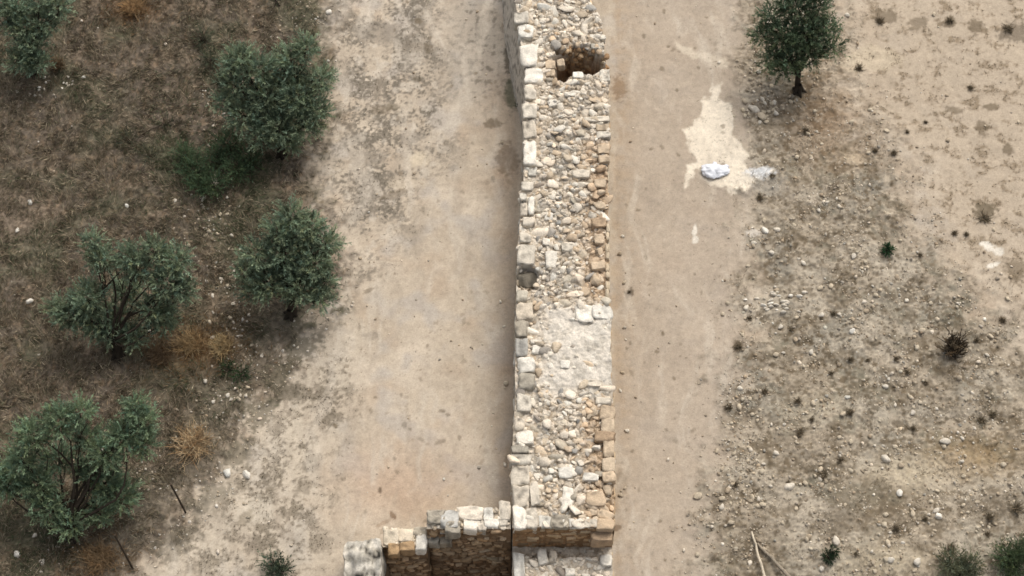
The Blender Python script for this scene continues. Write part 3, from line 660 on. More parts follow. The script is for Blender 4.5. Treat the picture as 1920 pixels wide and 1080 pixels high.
# ---------------------------------------------------------------- trees
def tube(bag, pts, radii, c, sides=6):
    pts = [Vector(p) for p in pts]; n = len(pts); V = []
    for i, p in enumerate(pts):
        d = (pts[min(i + 1, n - 1)] - pts[max(i - 1, 0)]).normalized()
        a = d.cross(Vector((.31, .83, .2))).normalized(); b = d.cross(a)
        for k in range(sides):
            t = 2 * math.pi * k / sides; V.append(p + (a * math.cos(t) + b * math.sin(t)) * radii[i])
    F = [[i * sides + k, i * sides + (k + 1) % sides, (i + 1) * sides + (k + 1) % sides, (i + 1) * sides + k] for i in range(n - 1) for k in range(sides)]
    bag.add([v[:] for v in V], np.array(F), c)
def limb(bag, a, b, r0, r1, c, bend=.12, n=6, sides=6):
    a = Vector(a); b = Vector(b); L = (b - a).length
    o1 = Vector((random.gauss(0, 1), random.gauss(0, 1), random.gauss(0, .5))) * bend * L
    pts = [a.lerp(b, i / n) + o1 * math.sin(math.pi * i / n) + Vector([random.gauss(0, .012) * L for _ in range(3)]) * (0 < i < n) for i in range(n + 1)]
    tube(bag, pts, [r0 + (r1 - r0) * i / n for i in range(n + 1)], c, sides)
def leaves(bag, P, D, length, width, cols):
    """P origin (n,3), D direction (n,3) unit"""
    n = len(P); rd = rng.normal(0, 1, (n, 3)); S = np.cross(D, rd); S /= np.linalg.norm(S, axis=1)[:, None] + 1e-9
    l = length[:, None]; w_ = width[:, None]
    q = np.stack([P, P + D * l * .5 + S * w_ * .5, P + D * l, P + D * l * .5 - S * w_ * .5], 1).reshape(-1, 3)
    bag.add(q, np.arange(4 * n).reshape(-1, 4), np.repeat(cols, 4, 0))
def foliage(bag, centre, r, nspray, base, up=0.35, per=9, ll=.085, lw=.022, fl=0.8, spread=.42, sl=.42):
    d = rng.normal(0, 1, (nspray, 3)); d /= np.linalg.norm(d, axis=1)[:, None]
    lump = 1 + .28 * gn(d[:, 0] * 2.2 + centre[0] * 3, d[:, 1] * 2.2 + d[:, 2] * 1.7, 7) 
    rad = r * (.12 + .78 * rng.random(nspray) ** .6) * lump
    P = np.array(centre) + d * rad[:, None] * np.array([1, 1, fl])
    D = d + np.array([0, 0, up]) + rng.normal(0, .3, (nspray, 3)); D /= np.linalg.norm(D, axis=1)[:, None]
    tone = 1 + .35 * gn(P[:, 0] * 2.6, P[:, 1] * 2.6 + P[:, 2] * 2, 8) + .3 * gn(P[:, 0] * 7, P[:, 1] * 7 + P[:, 2] * 5, 9) + rng.normal(0, .28, nspray)
    yel = rng.normal(0, .06, nspray)
    n = nspray * per
    k = np.tile(np.linspace(0, 1, per), nspray); PP = np.repeat(P, per, 0) + np.repeat(D, per, 0) * (k * sl * np.repeat(rng.uniform(.4, 1.15, nspray), per) * rng.uniform(.85, 1.1, n))[:, None]
    DD = np.repeat(D, per, 0) + rng.normal(0, spread, (n, 3)); DD /= np.linalg.norm(DD, axis=1)[:, None]
    tc = np.repeat(tone, per) * rng.uniform(.92, 1.08, n)
    cl = base[None, :] * np.clip(tc, .4, 1.7)[:, None] * (1 + np.stack([np.repeat(yel, per), 0 * tc, -np.repeat(yel, per)], 1))
    leaves(bag, PP, DD, ll * rng.uniform(.7, 1.3, n), lw * rng.uniform(.8, 1.3, n), np.clip(cl, .01, .6))
BARK = (62, 54, 44)
def tree(name, base_px, lobes, label, leafc=(152, 168, 138), dens=1.0, hk=.72, h0=.7, tr=.11, group='olive trees around the wall', fork=.75):
    bx, by = at(*base_px); bz = float(gz(bx, by)[0])
    t = empty(name, (bx, by, bz), label, 'tree', group)
    tb = Bag(); cb = Bag(); fk = Vector((bx + random.gauss(0, .06), by + .12, bz + fork))
    limb(tb, (bx, by, bz - .1), fk, tr * 1.25, tr, lin(BARK), .05, 5, 9)
    for k in range(5):
        a = k * 1.26; tube(tb, [(bx + math.cos(a) * .24, by + math.sin(a) * .24, bz - .05), (bx + math.cos(a) * .1, by + math.sin(a) * .1, bz + .08), (bx, by, bz + .35)], [.03, .06, .07], lin(BARK), 5)
    for lb in lobes:
        u, v, rp = lb[:3]; d = max(0, (base_px[1] - v) / PPM)
        h = lb[3] if len(lb) > 3 else min(3.6, h0 + hk * d)
        x, y = at(u, v, bz + h); c = (x, y, bz + h); r = rp / 88.0
        limb(tb, fk, c, tr * .38, .012, lin(BARK), .10, 7)
        for j in range(9):
            dd = rng.normal(0, 1, 3); dd[2] = abs(dd[2]) * .8; dd /= np.linalg.norm(dd)
            o_ = Vector(fk).lerp(Vector(c), random.uniform(.55, 1)); limb(tb, o_, Vector(c) + Vector(dd) * r * .85, .014, .004, lin(BARK), .1, 4, 4)
        foliage(cb, c, r, int(dens * 260 * (r / .5) ** 2), lin(leafc), up=.6, per=20, ll=.085, lw=.024, sl=.34, spread=.5)
    tb.build('trunk', M_bark, t, smooth=True); cb.build('crown', M_leaf, t)
    return t
tree('olive_tree', (62, 140), [(30, 10, 34), (75, 5, 32), (110, 10, 26), (40, 50, 36), (85, 42, 30), (60, 85, 34), (35, 110, 26), (72, 118, 24), (10, 30, 30), (60, 110, 30, .9)],
     'bushy olive tree in the top left corner, pale stones at its foot')
tree('olive_tree', (528, 292), [(450, 110, 34), (490, 130, 38), (545, 112, 34), (572, 90, 28), (600, 150, 30), (440, 160, 36), (500, 180, 44), (560, 180, 46), (590, 205, 34), (455, 215, 40), (520, 235, 44), (420, 190, 24),
     (575, 235, 34), (490, 255, 32), (430, 125, 22), (510, 205, 36, 1.2), (540, 150, 40, 2.0), (545, 265, 26, .8)],
     'dense round olive tree, upper of the two beside the pale track')
tree('olive_tree', (545, 595), [(545, 405, 26), (520, 430, 32), (580, 425, 32), (610, 455, 28), (480, 475, 32), (530, 475, 42), (590, 490, 42), (460, 510, 26), (500, 530, 42), (560, 535, 44), (610, 530, 26), (475, 545, 26),
     (600, 560, 24), (540, 500, 36, 1.2), (555, 440, 34, 2.3)],
     'upright feathery olive tree, lower of the two beside the pale track')
tree('olive_tree', (222, 668), [(172, 455, 20), (190, 485, 30), (240, 482, 30), (290, 468, 26), (330, 490, 30), (315, 530, 38), (345, 545, 24), (130, 590, 32, 1.3), (165, 560, 40), (180, 600, 36, 1.1), (290, 580, 38, 1.4), (260, 505, 26), (310, 600, 26, 1.0),
     (200, 625, 26, .8), (238, 545, 28, 1.0), (215, 585, 22, .8), (250, 630, 26, .7), (110, 580, 22, 1.4)],
     'wide dark olive tree with open centre, orange dry grass beside it', dens=1.15)
tree('olive_tree', (140, 1008), [(110, 790, 36), (150, 775, 26), (60, 815, 34), (40, 860, 28, 2.2), (255, 765, 22), (270, 790, 26), (235, 815, 36), (200, 850, 34), (270, 830, 28), (25, 890, 36, 1.6), (70, 910, 38, 1.6), (110, 860, 26, 1.6),
     (90, 950, 34, 1.2), (200, 905, 36, 1.4), (225, 930, 36, 1.1), (170, 880, 30, 1.5), (130, 985, 28, .8), (185, 960, 28, .8), (165, 820, 24, 2.4), (10, 910, 26, 1.4)],
     'spreading open olive tree with bare forked branches at the lower left', leafc=(146, 166, 132), dens=1.1)
tree('olive_tree', (1496, 172), [(1430, 65, 28), (1450, 30, 34), (1490, 10, 36), (1530, 20, 32), (1470, 70, 38), (1510, 60, 44), (1550, 55, 30), (1560, 90, 24), (1480, 110, 36), (1520, 100, 30), (1450, 105, 26), (1470, 130, 24, 1.1),
     (1500, 80, 36, 1.4), (1440, 130, 16, .9), (1480, -20, 36), (1530, -15, 30)],
     'dark green olive tree alone on the stony ground right of the wall', leafc=(116, 134, 104), dens=.75, tr=.075, hk=.85)

# ---------------------------------------------------------------- shrubs
def shrub(name, px, r_px, label, cat, leafc, dens=1.0, hgt=.6, group=None, lobes=None, up=.6, ll=.07, lw=.022, woody=True):
    bx, by = at(*px); bz = float(gz(bx, by)[0])
    t = empty(name, (bx, by, bz), label, cat, group)
    tb = Bag(); cb = Bag(); r = r_px / 70
    for (u, v, rp) in (lobes or [(px[0], px[1], r_px)]):
        x, y = at(u, v, bz + hgt * .5); z0 = float(gz(x, y)[0])
        for j in range(14):
            a = random.uniform(0, 6.28); q = rp / 70 * random.uniform(.3, .9)
            limb(tb, (x + random.gauss(0, .04), y + random.gauss(0, .04), z0 - .02), (x + math.cos(a) * q, y + math.sin(a) * q, z0 + hgt * random.uniform(.4, 1)), .012, .003, lin(BARK), .1, 4, 4)
        limb(tb, (bx, by, bz), (x, y, z0 + .03), .012, .008, lin(BARK), .05, 4, 4)
        foliage(cb, (x, y, z0 + hgt * .5), rp / 71, int(dens * 430 * (rp / 35) ** 2), lin(leafc), up=up, fl=min(1, hgt / (rp / 35)), ll=ll, lw=lw, sl=min(.3, rp / 71))
    tb.build('stem', M_bark, t); cb.build('foliage', M_leaf, t); return t
shrub('shrub', (410, 330), 50, 'low sprawling green shrub at the foot of the largest olive tree', 'shrub', (96, 116, 84), .8, .7, 'green shrubs in the scrub',
      [(345, 290, 22), (365, 320, 28), (400, 300, 24), (430, 270, 26), (445, 320, 26), (400, 345, 26), (375, 350, 20), (470, 300, 22)])
shrub('shrub', (520, 1058), 24, 'small dark green bush on the pale track edge, left of the stone pier', 'shrub', (92, 106, 86), .6, .4, 'small bushes on bare soil', [(512, 1055, 18), (530, 1066, 18), (518, 1072, 18)])
shrub('shrub', (1800, 1062), 30, 'grey green bush at the lower right edge, left one of two', 'shrub', (120, 124, 98), .8, .5, 'bushes at the lower right', [(1785, 1055, 24), (1815, 1062, 24), (1800, 1080, 26)])
shrub('shrub', (1900, 1050), 34, 'deep green bush filling the bottom right corner', 'shrub', (96, 112, 80), .9, .6, 'bushes at the lower right', [(1890, 1045, 26), (1912, 1060, 28), (1918, 1030, 20)])
shrub('weed', (1665, 469), 9, 'single bright green weed on the stony slope right of the wall', 'plant', (60, 92, 60), 2.2, .18, None)
shrub('shrub', (395, 115), 20, 'thin greenish brush above the largest olive tree', 'shrub', (96, 102, 80), .5, .35, 'green shrubs in the scrub', [(380, 70, 18), (395, 110, 18), (410, 150, 16)])
shrub('shrub', (245, 262), 20, 'faint olive green brush amid dry scrub, left of the largest olive tree', 'shrub', (104, 104, 82), .4, .3, 'green shrubs in the scrub', [(240, 262, 20), (280, 290, 20), (310, 230, 14)])
shrub('weed', (974, 165), 10, 'thin dark green weeds growing in the shade against the left foot of the long wall', 'plant', (60, 74, 50), .7, .25, None, [(968, 120, 5), (973, 150, 6), (975, 175, 6), (974, 198, 6)])
shrub('weed', (440, 695), 10, 'green sprouts in the scrub below the upright feathery olive', 'plant', (72, 92, 62), .7, .25, None, [(452, 700, 16), (425, 690, 14)])
shrub('weed', (1552, 1040), 10, 'dark green low weed between the poles and the pale mound', 'plant', (62, 78, 56), 1.2, .2, None, [(1552, 1045, 11), (1563, 1034, 8)])

def dry_bush(name, px, rp, label, cat, c, n=160, hgt=.5, group=None, th=.005, bend=.12, c2=None):
    bx, by = at(*px); bz = float(gz(bx, by)[0]); b = Bag(); n = int(n * .7); th *= 1.35
    for k in range(n):
        a = random.uniform(0, 6.28); q = rp / 70 * abs(random.gauss(.55, .3)); h = hgt * random.uniform(.25, 1)
        e = Vector((bx + math.cos(a) * q, by + math.sin(a) * q, bz + h)); s = Vector((bx + random.gauss(0, rp / 70 * .12), by + random.gauss(0, rp / 70 * .12), bz - .02))
        cc_ = jit(c2 if c2 and random.random() < .4 else c, .15)
        limb(b, s, e, th * 1.6, th * .6, cc_, bend, 3, 3)
        for j in range(2):
            m = s.lerp(e, random.uniform(.4, .8)); limb(b, m, m + Vector((random.gauss(0, 1), random.gauss(0, 1), random.uniform(0, .6))) * rp / 70 * .25, th, th * .5, cc_, bend, 2, 3)
    o = b.build(name, M_grass); 
    # origin at the foot
    o.data.transform(__import__('mathutils').Matrix.Translation((-bx, -by, -bz))); o.location = (bx, by, bz)
    return tag(o, label, cat, group)
b_ = dry_bush('dead_bush', (1785, 655), 34, 'dark leafless dead bush with forked branches on the stony ground at the right', 'bush', (112, 98, 78), 120, .75, th=.012, c2=(66, 56, 44))
limbs = Bag()
dry_bush('dry_grass_tussock', (365, 835), 44, 'straw coloured dry grass tussock right of the lower left olive', 'grass', (216, 190, 150), 420, .4, 'dry grass tussocks', .006, c2=(184, 152, 112))
dry_bush('dry_grass_tussock', (252, 20), 30, 'orange brown dry bush at the top edge, right of the corner olive', 'grass', (180, 146, 104), 300, .35, 'dry grass tussocks', .006)
dry_bush('dry_grass_tussock', (360, 645), 34, 'orange dry grass just right of the open centred olive', 'grass', (182, 154, 112), 300, .3, 'dry grass tussocks', .006)
dry_bush('dry_grass_tussock', (415, 655), 30, 'ochre dry grass below the upright feathery olive', 'grass', (190, 164, 120), 260, .3, 'dry grass tussocks', .006)
dry_bush('dry_grass_tussock', (300, 670), 30, 'rust brown dry grass at the foot of the wide dark olive', 'grass', (140, 116, 88), 260, .3, 'dry grass tussocks', .006)
dry_bush('dry_grass_tussock', (190, 1050), 40, 'rust brown dry grass at the bottom below the spreading olive', 'grass', (150, 124, 92), 300, .3, 'dry grass tussocks', .006)
dry_bush('dry_grass_tussock', (110, 128), 22, 'brown dry grass under the top left olive', 'grass', (130, 108, 80), 160, .3, 'dry grass tussocks', .006)
# small dark tufts on the right, each a thing
TUFTS = [(1405, 598, 7), (1384, 652, 10), (1500, 812, 11), (1522, 788, 7), (1432, 738, 10), (1495, 755, 9), (1592, 775, 11), (1545, 892, 13), (1575, 866, 9), (1680, 675, 8), (1563, 588, 8), (1540, 598, 6), (1483, 618, 7), (1595, 675, 8), (1627, 677, 6),
         (1712, 805, 8), (1725, 480, 6), (1880, 602, 9), (1845, 410, 16), (1790, 438, 8), (1812, 440, 7), (1675, 1000, 10), (1780, 1032, 11), (1855, 972, 12), (1850, 1003, 8), (1905, 955, 16), (1366, 765, 10), (1378, 912, 8), (1610, 130, 12),
         (1650, 40, 12), (1780, 42, 10), (1890, 55, 14), (1735, 230, 6), (1510, 248, 10), (1640, 285, 8), (1675, 290, 9), (1820, 165, 8), (1700, 250, 6), (1830, 640, 8), (1735, 720, 7), (1558, 700, 6), (1840, 790, 12), (1860, 780, 10), (1447, 330, 8), (1425, 372, 10),
         (1180, 548, 5), (1600, 1048, 6), (1478, 905, 6), (1700, 700, 7), (1730, 980, 8)]
tuft0 = None; protos = []
for k in range(5):
    b = Bag()
    for j in range(110):
        a = random.uniform(0, 6.28); q = abs(random.gauss(.5, .3)); 
        limb(b, (random.gauss(0, .15), random.gauss(0, .15), -.02), (math.cos(a) * q, math.sin(a) * q, random.uniform(.1, .8)), .05, .02, jit(random.choice([(134, 120, 98), (106, 96, 76), (150, 134, 110)]), .15), .12, 3, 3)
    protos.append(b.build('dry_weed_tuft', M_grass))
def nm(u, v):
    if u < 1330: return 'dark dry weed tuft alone on the track just right of the long wall'
    if v < 340 and u > 1600: return 'brown dry weed tuft on the bare pale soil at the upper right'
    if v < 400: return 'dark weed tuft in the stones below the lone dark olive'
    if u > 1710 and v < 620: return 'dark dry weed tuft near the white chalk patches at the right edge'
    if v > 930: return 'dark weed tuft on the stony ground near the bottom right bushes'
    if u > 1640: return 'dark weed tuft near the dead bush on the stony ground'
    return 'small dark weed tuft in the middle of the stony strip right of the track'
for i, (u, v, r) in enumerate(TUFTS):
    if i < 5: o = protos[i]
    else: o = protos[i % 5].copy(); C.objects.link(o)
    x, y = at(u, v); s = r / 68 * 1.15
    o.location = (x, y, float(gz(x, y)[0])); o.scale = (s, s * .9, min(s, .16)); o.rotation_euler = (0, 0, random.uniform(0, 6.28))
    tag(o, nm(u, v), 'weed', 'dry weed tufts on the stony ground: ' + nm(u, v)[-30:])

# ---------------------------------------------------------------- dry undergrowth (uncountable)
n = 300000
u = rng.uniform(-60, 680, n); v = rng.uniform(-60, 1140, n); x, y = at(u, v)
s_, r_ = masks(x, y, u, v)
dn = .35 + .65 * sst(-.25, .35, fbm(x * 1.4, y * 1.4, 200, 4))
keep = rng.random(n) < s_ * dn * (0.25 + .75 * sst(0, -110, psd(u, v, SCRUB))); x, y, u, v = x[keep], y[keep], u[keep], v[keep]
z = gz(x, y); n = len(x); a = fbm(x * .8, y * .8, 201, 2) * 6 + rng.normal(0, .9, n); tl = rng.uniform(.15, 1.0, n)
D = np.stack([np.cos(a) * np.cos(tl), np.sin(a) * np.cos(tl), np.sin(tl)], 1)
pal = lin(np.array([(138, 126, 104), (162, 148, 124), (110, 99, 80), (180, 166, 140), (128, 112, 88), (104, 104, 80), (150, 137, 116)]))
cl = pal[rng.integers(0, 7, n)] * rng.uniform(.6, 1.3, n)[:, None]
rust = np.clip(np.exp(-(((u - 370) / 90) ** 2 + ((v - 655) / 45) ** 2)) + np.exp(-(((u - 250) / 45) ** 2 + ((v - 22) / 24) ** 2)) + np.exp(-(((u - 200) / 60) ** 2 + ((v - 1050) / 40) ** 2)), 0, 1) > rng.random(n)
cl[rust] = lin((136, 106, 72)) * rng.uniform(.7, 1.2, rust.sum())[:, None]
grn = (np.exp(-(((u - 400) / 120) ** 2 + ((v - 260) / 120) ** 2)) * .5 + .3 * sst(.0, .5, fbm(x * .45 + 8, y * .5, 64, 3)) > rng.random(n))
cl[grn] = lin((86, 96, 68)) * rng.uniform(.7, 1.2, grn.sum())[:, None]
bag = Bag(); leaves(bag, np.stack([x, y, z - .01], 1), D, rng.uniform(.08, .30, n), rng.uniform(.008, .022, n), cl * (1 + .4 * fbm(x * 3, y * 3, 230, 3))[:, None])
o = bag.build('dry_undergrowth', M_grass); tag(o, 'brown dry grass and thin dead stems covering the slope left of the pale track', 'undergrowth', kind='stuff')
# sparse straw litter in the stony strip
n = 60000
u = rng.uniform(1290, 1980, n); v = rng.uniform(-60, 1140, n); x, y = at(u, v); s_, r_ = masks(x, y, u, v)
keep = rng.random(n) < r_ * sst(-.05, .4, fbm(x * 1.6, y * 1.6, 210, 4)) + .02; x, y = x[keep], y[keep]; z = gz(x, y); n = len(x)
a = rng.uniform(0, 6.28, n); tl = rng.uniform(.05, .9, n); D = np.stack([np.cos(a) * np.cos(tl), np.sin(a) * np.cos(tl), np.sin(tl)], 1)
pal = lin(np.array([(112, 98, 76), (140, 124, 100), (90, 80, 60), (164, 148, 122)]))
bag = Bag(); leaves(bag, np.stack([x, y, z - .005], 1), D, rng.uniform(.05, .14, n), rng.uniform(.008, .016, n), pal[rng.integers(0, 4, n)])
o = bag.build('straw_litter', M_grass); tag(o, 'short withered straw and stems among the stones right of the wall', 'dry litter', kind='stuff')

n = 260000
u = rng.uniform(240, 1960, n); v = rng.uniform(-40, 1120, n); x, y = at(u, v)
ba, bb, bc = blotches(x, y, u, v); s_, r_ = masks(x, y, u, v)
keep = rng.random(n) < (ba * .45 + bb * .6 + bc * .8) * (1 - s_) * (1 - .5 * r_) ; keep &= ~((u > 640) & (u < 1170) & (v > 930)) & ((u < 925) | (u > 1160))
x, y, u = x[keep], y[keep], u[keep]; z = gz(x, y); n = len(x); print('crust', n)
a = rng.uniform(0, 6.28, n); tl = rng.uniform(.1, 1.1, n); D = np.stack([np.cos(a) * np.cos(tl), np.sin(a) * np.cos(tl), np.sin(tl)], 1)
pal = lin(np.array([(132, 120, 100), (112, 101, 82), (150, 137, 116), (122, 115, 96)]))
bag = Bag(); leaves(bag, np.stack([x, y, z - .004], 1), D, rng.uniform(.03, .09, n), rng.uniform(.010, .022, n), pal[rng.integers(0, 4, n)] * rng.uniform(.7, 1.15, n)[:, None])
o = bag.build('low_dry_plants', M_grass); tag(o, 'patches of low withered grey brown plants creeping over the bare earth', 'ground cover', kind='stuff')

# ---------------------------------------------------------------- loose stones
def weight(u, v, x, y):
    s_, r_ = masks(x, y, u, v)
    q = fbm(x * .9, y * .9, 220, 3) + .5 * fbm(x * 3, y * 3, 221, 2)
    w_ = r_ * (0.12 + .88 * sst(-.1, .5, q))
    w_ *= 1 - .75 * np.exp(-(((u - 1700) / 70) ** 2 + ((v - 890) / 35) ** 2))
    w_ += .9 * np.exp(-(((u - 1390) / 30) ** 2)) * (v > 700) * (v < 960)
    band = np.exp(-((u - np.interp(v, [0, 250, 430, 560, 700, 860, 1080], [420, 405, 400, 430, 470, 300, 60])) / 34) ** 2)
    w_ += s_ * (.012 + .4 * band * (v > 130)) + s_ * .5 * np.exp(-(((u - 95) / 30) ** 2 + ((v - 165) / 16) ** 2)) + s_ * .3 * np.exp(-(((u - 560) / 70) ** 2 + ((v - 50) / 60) ** 2))
    w_ += s_ * .5 * np.exp(-(((u - 250) / 60) ** 2 + ((v - 900) / 26) ** 2)) + .35 * np.exp(-(((u - 420) / 40) ** 2 + ((v - 940) / 40) ** 2))
    w_ += (1 - s_) * (1 - r_) * .012
    w_ += .22 * np.exp(-((psd(u, v, SCRUB) - 5) / 30) ** 2) * (v > 560)
    return w_
n = 110000
u = rng.uniform(-40, 1960, n); v = rng.uniform(-40, 1120, n); x, y = at(u, v)
keep = (rng.random(n) < weight(u, v, x, y) * .85) & ((u < 935) | (u > 1165)) & ~((u > 640) & (u < 970) & (v > 935)) & (psd(u, v, SAND) > 4)
u, v, x, y = u[keep], v[keep], x[keep], y[keep]; z = gz(x, y); n = len(x)
rad = np.clip(rng.lognormal(math.log(.021), .5, n), .010, .075)
bag = Bag()
for i in range(n):
    left = u[i] < 700
    c = random.choice([(200, 186, 162), (182, 166, 142), (220, 208, 188), (160, 144, 122), (172, 162, 146)] if not left else [(206, 194, 174), (184, 168, 144), (222, 212, 196)])
    r = rad[i] * (.9 if left else 1)
    sh = random.choice(ROCKS[1])
    put(bag, sh, (x[i], y[i], z[i] + r * .25), np.array([r * random.uniform(.9, 1.5), r * random.uniform(.8, 1.1), r * .7]), rot(random.uniform(0, 6.28), random.gauss(0, .3)), jit(c, .1))
print('pebbles', n)
o = bag.build('gravel', M_rock); tag(o, 'small pale stones and gravel strewn over the stony strip and scrub', 'gravel', kind='stuff')

# larger loose stones, each its own thing
protos = []
TON = [(224, 213, 194), (202, 187, 162), (184, 169, 146), (240, 234, 220)]
for t_ in TON:
    for k in range(4):
        V, F_ = rockshape(2, 500 + k + 10 * TON.index(t_), cuts=9, lo=.5, hi=.88); me = mesh_obj('loose_stone', V, [F_], np.tile(jit(t_, .03), (len(V), 1)), M_rock, link=False, smooth=False); protos.append(me)
def stone(u, v, rp, tone, label, group=None, asp=.75, ang=None, name='loose_stone', cat='stone', flat=.7):
    x, y = at(u, v); r = rp / 68.0
    o = bpy.data.objects.new(name, protos[tone * 4 + random.randrange(4)]); C.objects.link(o)
    o.location = (x, y, float(gz(x, y)[0]) + r * .25); o.scale = (r, r * asp, r * flat); o.rotation_euler = (random.gauss(0, .1), random.gauss(0, .1), ang if ang is not None else random.uniform(0, 6.28))
    return tag(o, label, cat, group)
for a in [(618, 25, 9, 3, 'angular white stone on the scrub edge at the top, just left of the pale track'), (427, 886, 11, 3, 'left of two rounded white stones side by side at the track edge'), (463, 889, 11, 3, 'right of two rounded white stones side by side at the track edge'),
          (56, 567, 9, 3, 'white stone alone in the scrub at the far left, level with the wide dark olive'), (57, 382, 7, 3, 'white stone alone at the left edge between the two upper left olives'), (33, 432, 7, 3, 'small white stone by the left edge below another lone white stone'),
          (400, 342, 12, 0, 'pale round stone inside the sprawling green shrub'), (158, 147, 5, 3, 'small white stone right of the pale stones under the top left olive'), (281, 622, 5, 3, 'small white stone in front of the wide dark olive'),
          (34, 1042, 8, 3, 'white stone in the bottom left corner'), (80, 1056, 7, 3, 'smaller white stone in the bottom left corner, right of another'), (66, 1005, 6, 0, 'white stone left of the spreading olive foot'), (238, 388, 6, 3, 'small white stone in the scrub above the wide dark olive'),
          (1755, 973, 9, 3, 'white rounded stone at the lower right near dark tufts'), (1684, 930, 8, 3, 'white stone on the grey mound at the lower right'), (1563, 1022, 10, 0, 'pale stone heap piece below the grey mound'), (1598, 622, 7, 3, 'white stone in the middle of the stony strip'),
          (1540, 590, 7, 0, 'pale stone right of the flat pale rubble pile'), (1402, 210, 0.1, 0, 'x'), (1434, 433, 9, 3, 'white stone beside the track at the chalky smear, left of a pair'), (1457, 432, 8, 0, 'white stone beside the track, right of a pair'),
          (1413, 208, 13, 0, 'largest pale stone in the cluster below the lone dark olive'), (1428, 222, 12, 1, 'tan stone touching the largest stone of the cluster below the lone dark olive'), (1660, 863, 10, 0, 'flat pale stone on the bare patch at the lower right'),
          (1308, 930, 10, 1, 'flat stone at the right edge of the right hand track'), (1715, 1060, 9, 0, 'pale stone on the bottom mound'), (1770, 830, 11, 0, 'pale stone with a dark shadow in the lower right rubble'), (1845, 600, 6, 3, 'small upright white stone right of the dead bush'),
          (1770, 661, 5, 3, 'small white stone in the branches of the dead bush'), (1665, 1060, 8, 0, 'rounded pale stone near the bottom edge, centre of the mound'), (1480, 913, 11, 0, 'flat pale slab stone in the lower stony strip')]:
    if a[2] > 1: stone(*a, group=None)
for k in range(26):     # flat rubble pile
    u = 1465 + random.gauss(0, 26); v = 566 + random.gauss(0, 11)
    stone(u, v, random.uniform(4, 8), 0 if random.random() < .6 else 3, 'flat pale stone in the rubble pile beside the right hand track', 'stones of the flat rubble pile', .5, random.gauss(0, .2))
for k in range(22):
    u = 1425 + random.gauss(0, 22); v = 205 + random.gauss(0, 12)
    stone(u, v, random.uniform(3, 6.5), random.choice([0, 1, 1]), 'tan stone in the loose cluster below the lone dark olive', 'stones of the cluster below the lone olive')
for k in range(18):
    u = 98 + random.gauss(0, 26); v = 163 + random.gauss(0, 10)
    stone(u, v, random.uniform(2.5, 4.5), random.choice([0, 3]), 'small pale stone at the foot of the top left olive', 'stones at the foot of the corner olive')
cnt = 0
while cnt < 170:
    u = random.uniform(1290, 1920); v = random.uniform(0, 1080); x, y = at(u, v)
    if random.random() > float(weight(np.array([u]), np.array([v]), np.array([x]), np.array([y]))[0]) * .9: continue
    if psd(np.array([u]), np.array([v]), SAND)[0] < 6: continue
    reg = ('upper' if v < 360 else 'middle' if v < 720 else 'lower') + ' part of the stony strip right of the wall'
    stone(u, v, random.uniform(4, 7.5), random.choice([0, 1, 1, 2]), 'pale weathered stone scattered in the ' + reg, 'loose stones, ' + reg); cnt += 1
for k in range(16):
    side = k % 3 == 0; v = random.uniform(20, 960)
    stone(random.uniform(938, 950) if side else random.uniform(1160, 1176), v, random.uniform(3, 6.5), random.choice([1, 2, 0]),
          'small fallen stone on the track at the ' + ('left' if side else 'right') + ' foot of the long wall', 'stones fallen at the ' + ('left' if side else 'right') + ' foot of the long wall')
cnt = 0
while cnt < 60:
    v = random.uniform(330, 760); u = float(np.interp(v, [330, 430, 560, 700, 760], [390, 400, 425, 440, 420])) + random.gauss(0, 30)
    stone(u, v, random.uniform(3, 6), random.choice([0, 1, 0]), 'pale stone in the stony gully between the two central olives of the scrub', 'stones of the scrub gully'); cnt += 1

# ---------------------------------------------------------------- posts, poles, branch, white basin
def post(ptop, pbase, label):
    bx, by = at(*pbase); bz = float(gz(bx, by)[0])
    # height found so that the lean stays small
    h = 1.75; tx, ty = at(*ptop, bz + h)
    b = Bag(); tube(b, [(bx, by, bz - .25), (bx * .5 + tx * .5, by * .5 + ty * .5, bz + h * .5), (tx, ty, bz + h)], [.028, .026, .024], lin((62, 52, 42)), 8)
    b.add(np.array([(tx + math.cos(k * .785) * .024, ty + math.sin(k * .785) * .024, bz + h) for k in range(8)]), np.array([list(range(8))]), lin((80, 66, 52)))
    o = b.build('fence_post', M_metal); tag(o, label, 'post', 'thin fence posts at the track edge')
post((320, 908), (349, 962), 'thin dark fence post standing on grey soil, upper one of two')
post((215, 1003), (251, 1070), 'thin dark fence post in rusty grass near the bottom, lower one of two')
def pole(p0, p1, r, c, label, z0=.06, z1=.06):
    a = at(*p0); b_ = at(*p1); b = Bag(); za = float(gz(*a)[0]) + z0; zb = float(gz(*b_)[0]) + z1; n = 9
    pts = [(a[0] + (b_[0] - a[0]) * i / n + random.gauss(0, .008), a[1] + (b_[1] - a[1]) * i / n, za + (zb - za) * i / n) for i in range(n + 1)]
    tube(b, pts, [r * (.6 + .4 * i / n) for i in range(n + 1)], lin(c), 8)
    o = b.build('wooden_pole', M_bark, smooth=True); tag(o, label, 'pole', 'wooden poles lying at the bottom')
pole((1408, 1000), (1438, 1110), .042, (214, 200, 176), 'long thin pale wooden pole lying on the ground at the bottom, left of the two', .08, .2)
pole((1420, 1022), (1490, 1105), .055, (156, 144, 126), 'thicker grey wooden pole lying on the ground at the bottom, right of the two', .05, .3)
b = Bag(); pa = [at(u, v) for u, v in [(500, -12), (515, 2), (526, 16)]]
tube(b, [(p[0], p[1], .12) for p in pa], [.035, .028, .02], lin((44, 36, 28)), 6)
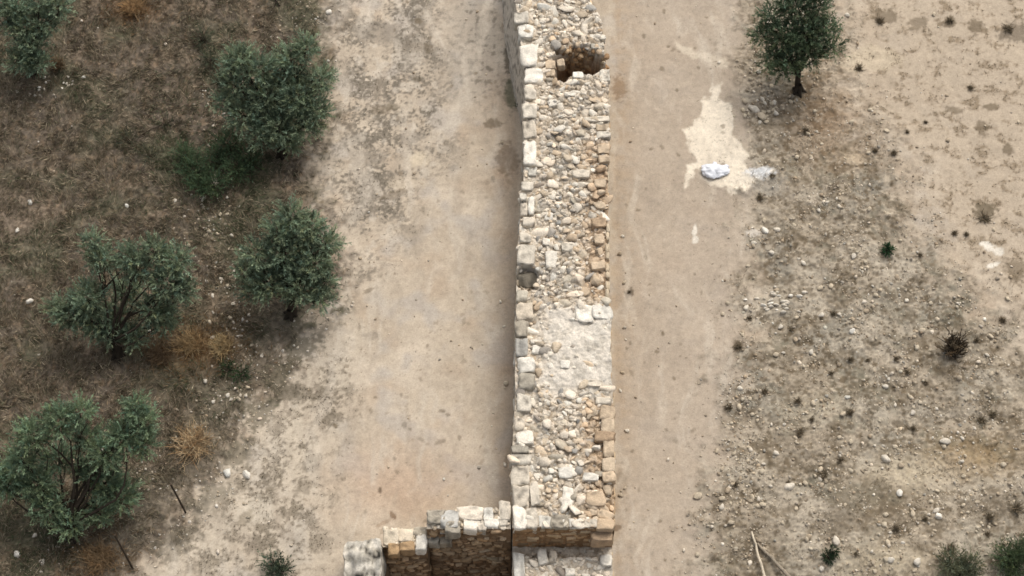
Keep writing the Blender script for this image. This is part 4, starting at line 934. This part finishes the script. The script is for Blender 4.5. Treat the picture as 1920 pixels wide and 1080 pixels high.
for q in [((515, 2), (530, -8)), ((520, 8), (512, 22))]:
    e = [at(*k) for k in q]; tube(b, [(p[0], p[1], .13) for p in e], [.018, .008], lin((44, 36, 28)), 5)
o = b.build('fallen_branch', M_bark); tag(o, 'short dark fallen branch at the top edge of the scrub', 'branch')
# white oval tub lying on the pale spill
bx, by = at(1339, 324); bz = float(gz(bx, by)[0])
tub = empty('plastic_bag', (bx, by, bz), 'bright white crumpled oval bag on the pale sand spill right of the wall', 'bag')
V, F_ = IV[4]; V = V.copy(); ang = np.arctan2(V[:, 1], V[:, 0])
rr = 1 + .05 * np.sin(ang * 3 + 1) + .16 * fbm(V[:, 0] * 2.2 + V[:, 2], V[:, 1] * 2.2, 300, 4)
P = V * np.array([.40, .24, .11]) * rr[:, None]
fold = .07 * np.abs(fbm(V[:, 0] * 4, V[:, 1] * 3, 301, 4)) + .03 * np.abs(fbm(V[:, 0] * 9, V[:, 1] * 7, 302, 3)) + .05 * np.exp(-(((V[:, 0] - .15) / .12) ** 2)) * (V[:, 2] > 0)
P[:, 2] -= fold * np.sign(V[:, 2] + .2)
P[:, 2] = np.maximum(P[:, 2], -.10)
cl = np.tile(lin((230, 232, 236), .8), (len(P), 1))
gm = np.maximum(np.exp(-(((V[:, 0] - .12) / .10) ** 2 + ((V[:, 1] + .25) / .3) ** 2)), np.exp(-(((V[:, 0] + .5) / .2) ** 2 + ((V[:, 1] + .25) / .16) ** 2)))
cl = mixc(cl, lin((140, 144, 152)), np.clip(gm * 1.2, 0, 1) * (V[:, 2] > 0) * .75)
mesh_obj('bag_body', P + np.array([bx, by, bz + .08]), [F_], cl, M_white, tub, smooth=True)
b = Bag()
for (fx, fy, fs, fa) in [(.30, .12, .13, .5), (-.30, .10, .10, 2.2), (.02, .20, .12, 1.4)]:    # loose folded corners
    V, F_ = rockshape(3, int(fx * 100 + 990), cuts=6, rough=.3)
    b.add((V * np.array([fs, fs * .6, .035])) @ rot(fa, .2, .1).T + np.array([bx + fx, by + fy, bz + .07]), F_, lin((226, 226, 232), .8))
b.build('folded_corner', M_white, tub, smooth=True)
